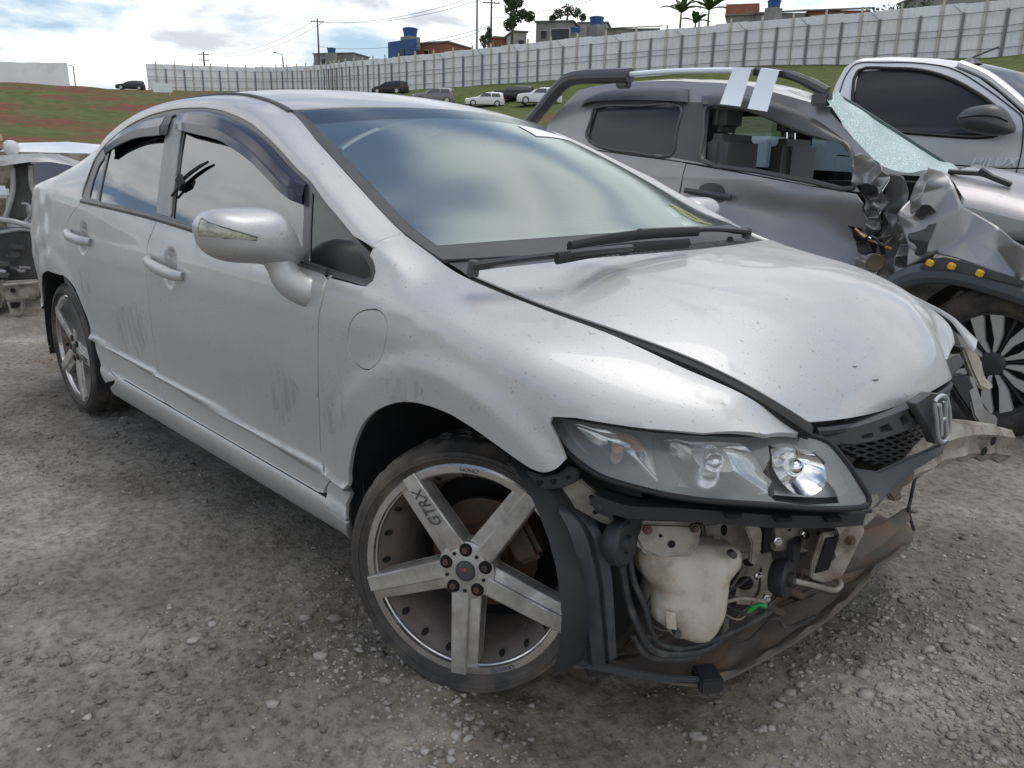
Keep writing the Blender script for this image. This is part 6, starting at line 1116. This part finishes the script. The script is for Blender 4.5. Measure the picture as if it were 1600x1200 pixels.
# wheel
WP = thing('x', '', ''); WP.name = 'wheel'; [WP.__delitem__(k) for k in list(WP.keys())]; WP.parent = pk; hub = np.array((.30, 2.27, .318)); nax = np.array((0, -1., 0)); R_, r_ = .362, .246
mb = MB(); mb.lathe([(r_-.01, -.01), (r_, .0), (r_+.02, .015), (R_-.05, .022), (R_-.02, .006), (R_, -.03), (R_, -.08), (R_-.008, -.085), (R_-.008, -.095), (R_, -.1), (R_, -.22), (R_-.03, -.25), (r_, -.25)], hub, nax, 56); mb.build('tyre', M['tyre'], WP, smooth=True, angle=40)
M['gloss_dark'] = mat('dark alloy', (.06, .06, .062), .35, .3); M['machined'] = mat('machined alloy', (.52, .51, .475), .45, .3, dirt=(9, (.25, .22, .18), .55, .9))
mb = MB(); mb.lathe([(r_+.002, -.004), (r_, .004), (r_-.012, .003), (r_-.016, -.01), (r_-.03, -.12), (.05, -.14), (.001, -.14)], hub, nax, 56); mb.build('rim', M['gloss_dark'], WP, smooth=True, angle=35)
u_, v_ = np.array((1., 0, 0)), np.array((0, 0, 1.))
for k in range(6):
    a = 2*math.pi*k/6+.25
    def pt(r, da, h): return hub+r*(math.cos(a+da)*u_+math.sin(a+da)*v_)+nax*h
    for s in (-1, 1):
        mb = MB(); mb.prism([pt(.05, s*.45, -.012), pt(.12, s*.36, -.002), pt(r_-.006, s*.47, .004), pt(r_-.008, s*.22, .004), pt(.14, s*.12, -.002), pt(.06, s*.16, -.012)][::1], -nax*.03); mb.build('spoke', M['machined'] if s > 0 or k % 2 else M['machined'], WP, bevel=.003)
    mb = MB(); mb.prism([pt(.06, -.06, -.03), pt(r_-.02, -.03, -.02), pt(r_-.02, .03, -.02), pt(.06, .06, -.03)], -nax*.03); mb.build('rib', M['gloss_dark'], WP)
mb = MB(); mb.lathe([(.001, -.002), (.03, -.003), (.055, -.012), (.06, -.03)], hub, nax, 24); mb.build('centre_cap', M['gloss_dark'], WP, smooth=True)
mb = MB(); ths = np.linspace(-.2, math.pi+.2, 20); mb.grid([[(hub[0]+.43*math.cos(a), y, hub[2]+.42*math.sin(a)) for y in (2.3, 2.8)] for a in ths]); mb.build('wheel_housing', M['dark'], pk)
mb = MB(); mb.box((-3.3, 3.15, .85), (1.5, 1.7, .62)); mb.build('load_bed', M['gun'], pk, bevel=.03); mb = MB(); mb.lathe([(.2, 0.), (.36, .01), (.36, -.22), (.2, -.22)], (-2.92, 2.35, .33), nax, 40); wr = mb.build('rear_tyre', M['tyre'], pk, smooth=True); mb = MB(); mb.lathe([(.001, -.01), (.2, -.02), (.21, 0.)], (-2.92, 2.35, .33), nax, 40); mb.build('rear_rim', M['gloss_dark'], pk)
# ------------------------------------------------------------------ silver-white pickup beyond
M['pearl'] = paint_mat('light silver paint', (.72, .73, .74), (.58, .57, .55), .15, .36)
hx = thing('light_silver_pickup', 'light silver pickup truck with black door mirror and roof antenna', 'pickup')
def HPf(x, z): x = np.asarray(x, float); z = np.asarray(z, float); return np.stack([x, 4.9+.30*np.maximum(0, z-1.5)+.22*np.maximum(0, z-1.5)**2+.05*((z-1.1)/.5)**2*(z < 1.1), z], -1)
def hi_(px): return inv(HPf, px, (-2.6, .8), (.4, 2.2), 90)
hw = hi_([(1341, 111), (1390, 107), (1440, 110), (1480, 121), (1516, 139), (1552, 164), (1575, 190), (1560, 210), (1530, 215), (1500, 214), (1412, 207), (1330, 198), (1332, 160)])
panel('cab_side', hi_([(1296, 160), (1306, 132), (1320, 106), (1334, 96), (1380, 94), (1440, 97), (1490, 105), (1530, 122), (1562, 146), (1600, 180), (1640, 230), (1640, 262), (1600, 262), (1560, 262), (1400, 250), (1290, 240)]), HPf, M['pearl'], hx, cell=.05, holes=[hw], thick=.03)
panel('door_window', nudge(hw, -.01), HPf, M['tint'], hx, cell=.08, off=-.012, thick=0)
mb = MB(); P = HPf(*np.array(spl(hw, 3, True)).T)+[0, -.004, 0]; mb.tube(np.vstack([P, P[:1]]), .014, 6, caps=False); mb.build('window_seal', M['rubber'], hx, smooth=True)
q0 = hi_([(1290, 242), (1400, 252), (1560, 264), (1640, 264)]); panel('door', [*q0, (q0[-1][0], .55), (q0[0][0], .55)], HPf, M['pearl'], hx, cell=.08)
for pts in ([(1312, 145), (1322, 118), (1338, 100), (1380, 98), (1420, 98), (1470, 103), (1500, 113), (1540, 138), (1580, 168), (1598, 186), (1597, 230), (1590, 262), (1580, 300)],): P = HPf(*np.array(spl(hi_(pts), 4)).T)+[0, -.001, 0]; mb = MB(); mb.tube(P, .006, 4); mb.build('door_gap', M['rubber'], hx)
G = []; rl = hi_([(1320, 106), (1334, 96), (1380, 94), (1440, 97), (1490, 105), (1530, 122), (1562, 146), (1600, 180), (1650, 225)])
for i, q in enumerate(rl):
    a = HPf(*np.array(q)); G.append([a+np.array([(.10 if i < 5 else .25)*math.sin(math.pi*t*.5)*(i > 3), t*1.45, .075*math.sin(math.pi*min(t, 1))**.6*(1 if i < 6 else .5)]) for t in np.linspace(0, 1, 9)])
mb = MB(); mb.grid(G[:5]); mb.build('roof', M['pearl'], hx, smooth=True); mb = MB(); mb.grid([[p for p in g] for g in G[4:]]); mb.build('windscreen', M['tint'], hx, smooth=True)
P = [g[0]+np.array([.04, .02, .02]) for g in G[4:]]; mb = MB(); mb.tube(spl(P, 4), .055, 8, sx=.8, sy=.6); mb.build('windscreen_pillar', M['pearl'], hx, smooth=True)
ms = [(1494, 188), (1498, 179), (1508, 171), (1530, 165), (1557, 164), (1571, 173), (1580, 188), (1585, 200), (1581, 208), (1552, 212), (1525, 208), (1503, 201)]; mq = onY((1540, 190), 4.72); md_ = Dome(mq, np.array([1., 0, 0]), np.array([0, 0, 1.]), np.array([0, -1., 0]), [onY(p, 4.72) for p in ms], .09, 2.4, .6); hm = md_.build('door_mirror', M['gun_dark'], hx, .08)
mb = MB(); mb.tube(spl([md_(*inv(md_, [p], (-.4, .4), (-.2, .2), 40)[0])+np.array([0, -.004, 0]) for p in ((1499, 185), (1525, 181), (1555, 182), (1575, 190))], 4), .006, 5); mb.build('trim_line', M['dark'], hm)
b0 = onY((1516, 99), 5.3); mb = MB(); mb.lathe([(.001, .06), (.03, .045), (.09, .0)], b0-[0, 0, .01], (0, 0, 1), 12); an = mb.build('antenna', M['gun_dark'], hx, smooth=True); mb = MB(); mb.tube([b0+[0, 0, .04], onY((1561, 73), 5.3)], .008, 6); mb.build('antenna_rod', M['gun_dark'], an)
text_mesh('HILUX', .085, M['tape'], 'lettering', hx, Matrix.Translation(tuple(onY((1552, 254), 4.885)))@Matrix(((1.25, 0, 0, 0), (0, 0, -1, 0), (0, 1, 0, 0), (0, 0, 0, 1))), .012, .2)
mb = MB(); q = onY((1650, 262), 4.95); mb.box((-.30, 5.7, 1.36), (.16, 1.3, .04)); mb.build('cowl', M['gun_dark'], hx); mb = MB(); mb.box((-1.0, 5.7, 1.0), (1.6, 1.3, .9)); mb.build('cab_body', M['dark'], hx)
mb = MB(); mb.grid([[(x, y, z) for x, z in zip(np.linspace(-.25, 1.35, 8), zz_)] for y, zz_ in ((4.97, [.62]*8), (4.92, [.9]*8), (4.93, [1.2, 1.2, 1.18, 1.17, 1.15, 1.12, 1.05, .85]), (5.02, [1.33, 1.32, 1.30, 1.28, 1.25, 1.20, 1.10, .86]), (5.7, [1.38, 1.37, 1.36, 1.34, 1.30, 1.25, 1.14, .86]), (6.4, [1.33, 1.32, 1.30, 1.28, 1.25, 1.20, 1.10, .86]))]); mb.build('front_wing', M['pearl'], hx, smooth=True)
mb = MB(); mb.box((1.36, 5.7, .88), (.10, 1.3, .40)); mb.build('grille', M['gun_dark'], hx, bevel=.04); mb = MB(); mb.box((1.38, 5.7, .62), (.22, 1.5, .24)); mb.build('front_bumper', M['pearl'], hx, bevel=.06); mb = MB(); mb.box((-3.3, 5.7, 1.15), (1.9, 1.6, .65)); mb.build('load_bed', M['pearl'], hx, bevel=.03)
for x in (.55, -2.5): mb = MB(); mb.lathe([(.001, 0), (.24, -.01), (.25, .01), (.38, .0), (.38, -.22), (.001, -.22)], (x, 4.98, .52), (0, -1, 0), 32); mb.build('wheel', M['tyre'], hx, smooth=True, angle=35)
# ------------------------------------------------------------------ parked cars (lofted bodies)
M['glass_far'] = mat('car glass', (.03, .035, .04), .08, 0, .8)
def parked(pos, yaw, L, W, H, m_, label, kind='hatch', cat='car', group='cars parked below the fence', detail=True):
    T = thing('parked_car', label, cat, group); c, s = math.cos(yaw), math.sin(yaw); Rm = np.array([[c, -s, 0], [s, c, 0], [0, 0, 1]]); pos = np.array(pos)
    def w(p): return Rm@np.array(p, float)+pos
    prof = {'hatch': [(-.50, .30, .52), (-.49, .42, .60), (-.46, .62, .95), (-.40, .63, .985), (-.26, .64, 1.), (-.08, .63, .98), (.06, .61, .88), (.20, .585, .64), (.38, .54, .56), (.47, .47, .50), (.50, .30, .42)], 'suv': [(-.50, .32, .55), (-.49, .45, .66), (-.47, .60, .92), (-.42, .62, .985), (-.25, .63, 1.), (-.05, .62, .985), (.10, .61, .86), (.21, .60, .66), (.40, .57, .60), (.48, .50, .54), (.50, .30, .42)]}[kind]
    X = [p[0]*L for p in prof]; belt = [p[1]*H for p in prof]; top = [p[2]*H for p in prof]; G = []
    for x, b, t in zip(X, belt, top):
        e = 1-.10*(abs(x)/(L/2))**4; hw_ = W/2*e; roofw = hw_*(.74 if t > b*1.15 else .90); t2 = max(t, b+.01)
        row = [(x, -hw_*.93, .18*H/1.5), (x, -hw_, .3*H/1.5+.1), (x, -hw_, b*.8), (x, -hw_*.97, b), (x, -roofw-.02, b+(t2-b)*.85), (x, -roofw*.8, t2-.01), (x, 0, t2+.02)]; row = row+[(q[0], -q[1], q[2]) for q in row[-2::-1]]; G.append([w(q) for q in row])
    mb = MB(); mb.grid(G); mb.add(G[0], [tuple(range(len(G[0])))]); mb.add(G[-1], [tuple(range(len(G[-1])))]); mb.build('body', m_, T, smooth=True, angle=50)
    for sd_ in (-1, 1):
        hw_ = W/2
        for x0, x1, x2, x3 in ((-.40, -.36, -.17, -.17), (-.15, -.15, .04, .15)):
            yb, yt = sd_*(hw_*.975+.004), sd_*(hw_*.775+.012); q = [(x0*L, yb, .665*H), (x3*L, yb, .645*H), (x2*L, yt, .90*H), (x1*L, yt, .91*H)]; mb = MB(); mb.add([w(p) for p in q], [(0, 1, 2, 3)]); mb.build('side_window', M['glass_far'], T)
        for x in (-.31, .31):
            hc = w((x*L, sd_*(hw_-.01), .215*H)); ax = Rm@np.array([0, sd_, 0.]); mb = MB(); mb.lathe([(.001, .012), (.12*H, .012), (.14*H, .02), (.215*H, .012), (.215*H, -.18), (.001, -.18)], hc, ax, 24); wh = mb.build('wheel', M['tyre'], T, smooth=True, angle=35); mb = MB(); mb.lathe([(.001, .022), (.125*H, .018), (.135*H, .022)], hc, ax, 20); mb.build('rim', M['machined'], wh)
        mb = MB(); mb.box(w((.13*L, sd_*(hw_+.07), .66*H)), (.10, .18, .12), Rm); mb.build('mirror', m_, T, bevel=.03)
        mb = MB(); mb.box(w((.465*L, sd_*hw_*.72, .48*H)), (.2, .34, .14), Rm); mb.build('headlight', M['chrome'], T, bevel=.03); mb = MB(); mb.box(w((-.485*L, sd_*hw_*.78, .56*H)), (.12, .26, .24), Rm); mb.build('tail_light', M['red'], T, bevel=.03)
    for a, b in (((.075, .855), (.205, .64)), ((-.435, .95), (-.475, .66))):
        q = [(a[0]*L, -W*.35, a[1]*H), (a[0]*L, W*.35, a[1]*H), (b[0]*L, W*.44, b[1]*H), (b[0]*L, -W*.44, b[1]*H)]; n_ = np.array([.5 if a[0] > 0 else -.5, 0, .8])*.03; mb = MB(); mb.add([w(np.array(p)+n_) for p in q], [(0, 1, 2, 3)]); mb.build('windscreen' if a[0] > 0 else 'rear_window', M['glass_far'], T)
    return T
M['black_car'] = paint_mat('black paint', (.02, .021, .024), (.1, .1, .1), .3); M['grey_car'] = paint_mat('grey paint', (.20, .19, .20), (.2, .19, .18)); M['white_car'] = paint_mat('white paint', (.74, .75, .76), (.6, .6, .58), 0., .3)
def gpos(px, dep): q = onD(px, dep); return (q[0], q[1], float(terr(np.array([q[0]]), np.array([q[1]]))[0])+.02)
vy = YAW+math.pi/2
for px_, dep, dy, L, W, H, m_, lb, kd in (((610, 149), 96, -.35, 4.4, 1.8, 1.55, 'black_car', 'black hatchback partly hidden by the silver sedan roof', 'hatch'), ((677, 157), 84, .15, 4.5, 1.85, 1.68, 'grey_car', 'grey sport utility car on the grass edge', 'suv'), ((757, 161), 82, .12, 4.1, 1.75, 1.45, 'white_car', 'white hatchback in front of the black pickup', 'hatch'), ((800, 162), 84, .1, 4.6, 1.8, 1.55, 'black_car', 'black utility car between two white cars', 'suv'), ((842, 163), 80, .05, 4.6, 1.85, 1.68, 'white_car', 'white sport utility car beside the sport bar', 'suv'), ((205, 144), 128, .3, 4.4, 1.8, 1.5, 'black_car', 'dark car parked at the end of the far fence', 'hatch')):
    parked(gpos(px_, dep), vy+dy, L, W, H, M[m_], lb, kd)
_wp = onD((112, 223), 8.3); parked((_wp[0]-.35, _wp[1]+.25, _wp[2]-1.49), math.radians(-6), 4.3, 1.78, 1.50, M['white_car'], 'white hatchback standing behind the stripped car shell', 'hatch', group='cars in the yard')
# ------------------------------------------------------------------ stripped car shell on the left
sh = thing('stripped_car_shell', 'stripped car shell with bare pillar and exposed pale bumper beam', 'car shell'); SQ = np.array((-5.6, -.4, 0.)); SN = np.array((.92, -.38, .05))
M['shell_grey'] = mat('dusty shell paint', (.42, .42, .42), .45, .4, noise=(3, (.30, .29, .28), .4, .6), dirt=(5, (.16, .13, .11), .5, .8)); M['shell_dark'] = mat('dark shell', (.05, .05, .048), .7, noise=(5, (.10, .095, .085), .4, .65), dirt=(6, (.17, .15, .12), .58, .9))
def ssl(px, dq, th, m_, nm, bev=.01): return slab(px, SQ+SN*dq, SN, th, M[m_], nm, sh, bev)
def roll(px, dq, r, m_, nm): mb = MB(); mb.tube(spl([onPl(p, SQ+SN*dq, SN) for p in px], 5), r, 8); return mb.build(nm, M[m_], sh, smooth=True)
mb = MB(); G = []
for p, q in (((-120, 248), (-110, 262)), ((-40, 244), (-30, 262)), ((0, 243), (5, 259)), ((40, 240), (45, 253)), ((75, 242), (80, 253)), ((105, 252), (108, 258)), ((124, 260), (122, 262))):
    a, b = onPl(p, SQ, SN), onPl(q, SQ+SN*.10, SN); G.append([a-SN*1.3+[0, 0, .0], a-SN*.6+[0, 0, .035], a, (a+b)/2+SN*.03, b, b-SN*.06])
mb.grid(G); mb.build('roof_skin', M['shell_grey'], sh, smooth=True)
ssl([(15, 258), (50, 252), (48, 275), (50, 290), (58, 308), (66, 322), (60, 345), (8, 345), (14, 325), (20, 300), (20, 275)], -.05, .10, 'shell_dark', 'door_pillar', .02); roll([(48, 258), (50, 290), (62, 318), (66, 335)], -.02, .02, 'shell_grey', 'pillar_flange'); roll([(20, 262), (20, 300), (12, 330), (5, 348)], -.0, .018, 'shell_grey', 'pillar_flange')
roll([(-60, 335), (0, 343), (25, 347), (58, 357)], .05, .022, 'shell_grey', 'crossmember'); roll([(-60, 366), (0, 363), (30, 358), (58, 361)], .04, .014, 'shell_grey', 'crossmember')
ssl([(-120, 362), (60, 358), (62, 440), (-120, 450)], -.12, .9, 'shell_dark', 'void_shade_slab', .03)  # dark slab stands in for the unlit void low in the shell
r_ = np.random.default_rng(5)
for k in range(9):
    c = np.array((2+r_.random()*46, 372+r_.random()*58)); s = 5+7*r_.random(); roll([c+[-s, -2*r_.random()], c+[0, 3*r_.random()-1], c+[s, 2*r_.random()]], -.06+.03*r_.random(), .012+.02*r_.random(), 'shell_dark' if k % 3 else 'shell_grey', 'torn_bracket')
bmm = ssl([(5, 440), (58, 437), (60, 446), (58, 466), (10, 472), (4, 455)], .12, .08, 'beige_metal', 'bumper_beam', .012); ssl([(10, 470), (38, 467), (36, 492), (18, 498)], .10, .05, 'beige_metal', 'beam_bracket', .006); ssl([(15, 473), (31, 472), (30, 480), (18, 482)], .112, .01, 'dark', 'bracket_opening', 0); roll([(6, 446), (30, 444), (60, 441)], .14, .012, 'beige_metal', 'beam_rib'); mb = MB(); mb.lathe([(.001, 0), (.018, 0)], onPl((20, 454), SQ+SN*.145, SN), SN, 14); mb.build('hole', M['dark'], bmm)
ssl([(-120, 430), (4, 432), (6, 475), (-4, 486), (-120, 495)], .02, .3, 'beige_metal', 'side_member', .03); roll([(34, 318), (44, 320), (48, 335), (40, 345)], .04, .010, 'shell_grey', 'torn_bracket'); ssl([(40, 322), (50, 318), (54, 345), (44, 352)], .02, .02, 'shell_grey', 'torn_bracket', .004)
for c in ((-150, 500),): mb = MB(); q = onZ(c, .0); mb.lathe([(.001, 0), (.2, 0), (.3, .02), (.3, -.2), (.001, -.2)], q+[0, 0, .29], (.3, -.95, 0), 28); mb.build('wheel', M['tyre'], sh, smooth=True)
mb = MB(); q = onPl((15, 222), SQ-SN*3.2, SN); mb.box(q+np.array([.35, -.85, 0])*1., (.5, 1.5, .14), [[.92, .38, 0], [-.38, .92, 0], [0, 0, 1]]); cr = mb.build('sand_coloured_truck', mat('tan paint', (.50, .36, .22), .6), bevel=.08); tag(cr, 'tan coloured vehicle top beyond the stripped car shell', 'truck'); mb = MB(); mb.lathe([(.001, .012), (.06, .01), (.08, 0), (.07, -.03)], onPl((17, 231), SQ-SN*2.9, SN), SN, 18); mb.build('headlamp', M['sticker'], cr, smooth=True); mb = MB(); mb.box(q-[0, 0, .75], (.6, 1.7, 1.3), [[.92, .38, 0], [-.38, .92, 0], [0, 0, 1]]); mb.build('cab', M['beige_metal'], cr, bevel=.06)

# ------------------------------------------------------------------ hand marks and dust smears on the sedan
def smear_mat(name, col, sc, lo, hi, st=(1, 1, 1)):
    m = bpy.data.materials.new(name); m.use_nodes = True; t = m.node_tree; t.nodes.clear(); L = t.links.new
    o = t.nodes.new('ShaderNodeOutputMaterial'); a = t.nodes.new('ShaderNodeBsdfTransparent'); d = t.nodes.new('ShaderNodeBsdfDiffuse'); d.inputs[0].default_value = (*col, 1); x = t.nodes.new('ShaderNodeMixShader')
    tcn = t.nodes.new('ShaderNodeTexCoord'); mp = t.nodes.new('ShaderNodeMapping'); mp.inputs['Scale'].default_value = st; L(tcn.outputs['Object'], mp.inputs[0]); n = t.nodes.new('ShaderNodeTexNoise'); n.inputs['Scale'].default_value = sc; n.inputs['Detail'].default_value = 6; L(mp.outputs[0], n.inputs['Vector']); r = t.nodes.new('ShaderNodeMapRange'); r.inputs[1].default_value = lo; r.inputs[2].default_value = hi; r.inputs[4].default_value = .20; L(n.outputs['Fac'], r.inputs[0])
    L(r.outputs[0], x.inputs[0]); L(a.outputs[0], x.inputs[1]); L(d.outputs[0], x.inputs[2]); L(x.outputs[0], o.inputs[0]); return m
SM = smear_mat('dust smear', (.17, .165, .155), 30, .46, .72, (1.8, 1, .45)); SM2 = smear_mat('bird lime', (.16, .14, .09), 34, .57, .66)
for px_, fn_, iv in (([(510, 612), (535, 608), (548, 640), (540, 672), (515, 680), (505, 650)], FenderP, fen_inv), ([(590, 592), (640, 590), (670, 612), (640, 628), (600, 630)], FenderP, fen_inv), ([(418, 566), (440, 565), (470, 610), (458, 640), (452, 668), (428, 655)], SideP, side_inv), ([(175, 485), (215, 470), (232, 520), (222, 560), (190, 548)], SideP, side_inv), ([(120, 420), (140, 425), (145, 460), (128, 455)], SideP, side_inv)):
    panel('dust_smear', iv(px_), fn_, SM, civic, cell=.03, off=.0012, thick=0)
for c_, s_ in (((1368, 594), 3.2), ((1336, 573), 2.4)):
    panel('paint_chip', inv(HoodP, [(c_[0]+s_*math.cos(a)*(1.6+.5*math.sin(3*a+c_[0])), c_[1]+s_*.5*math.sin(a)) for a in np.linspace(0, 6.28, 11)[:-1]], (0, 1), (-.5, .5)), HoodP, M['interior'], civic, cell=.03, out=(0, 0, 1), off=.0008, thick=0)
# ------------------------------------------------------------------ put each thing's origin at its base
for root, loc_ in ((civic, (-1.35, 0, 0)), (pk, (-1.2, 3.2, 0)), (hx, (-1.2, 5.7, .15)), (sh, (-6.2, 0, 0)), (fence, tuple(FP[0]))):
    d = Vector(loc_); root.location = d
    for ch in root.children: ch.location = ch.location-d
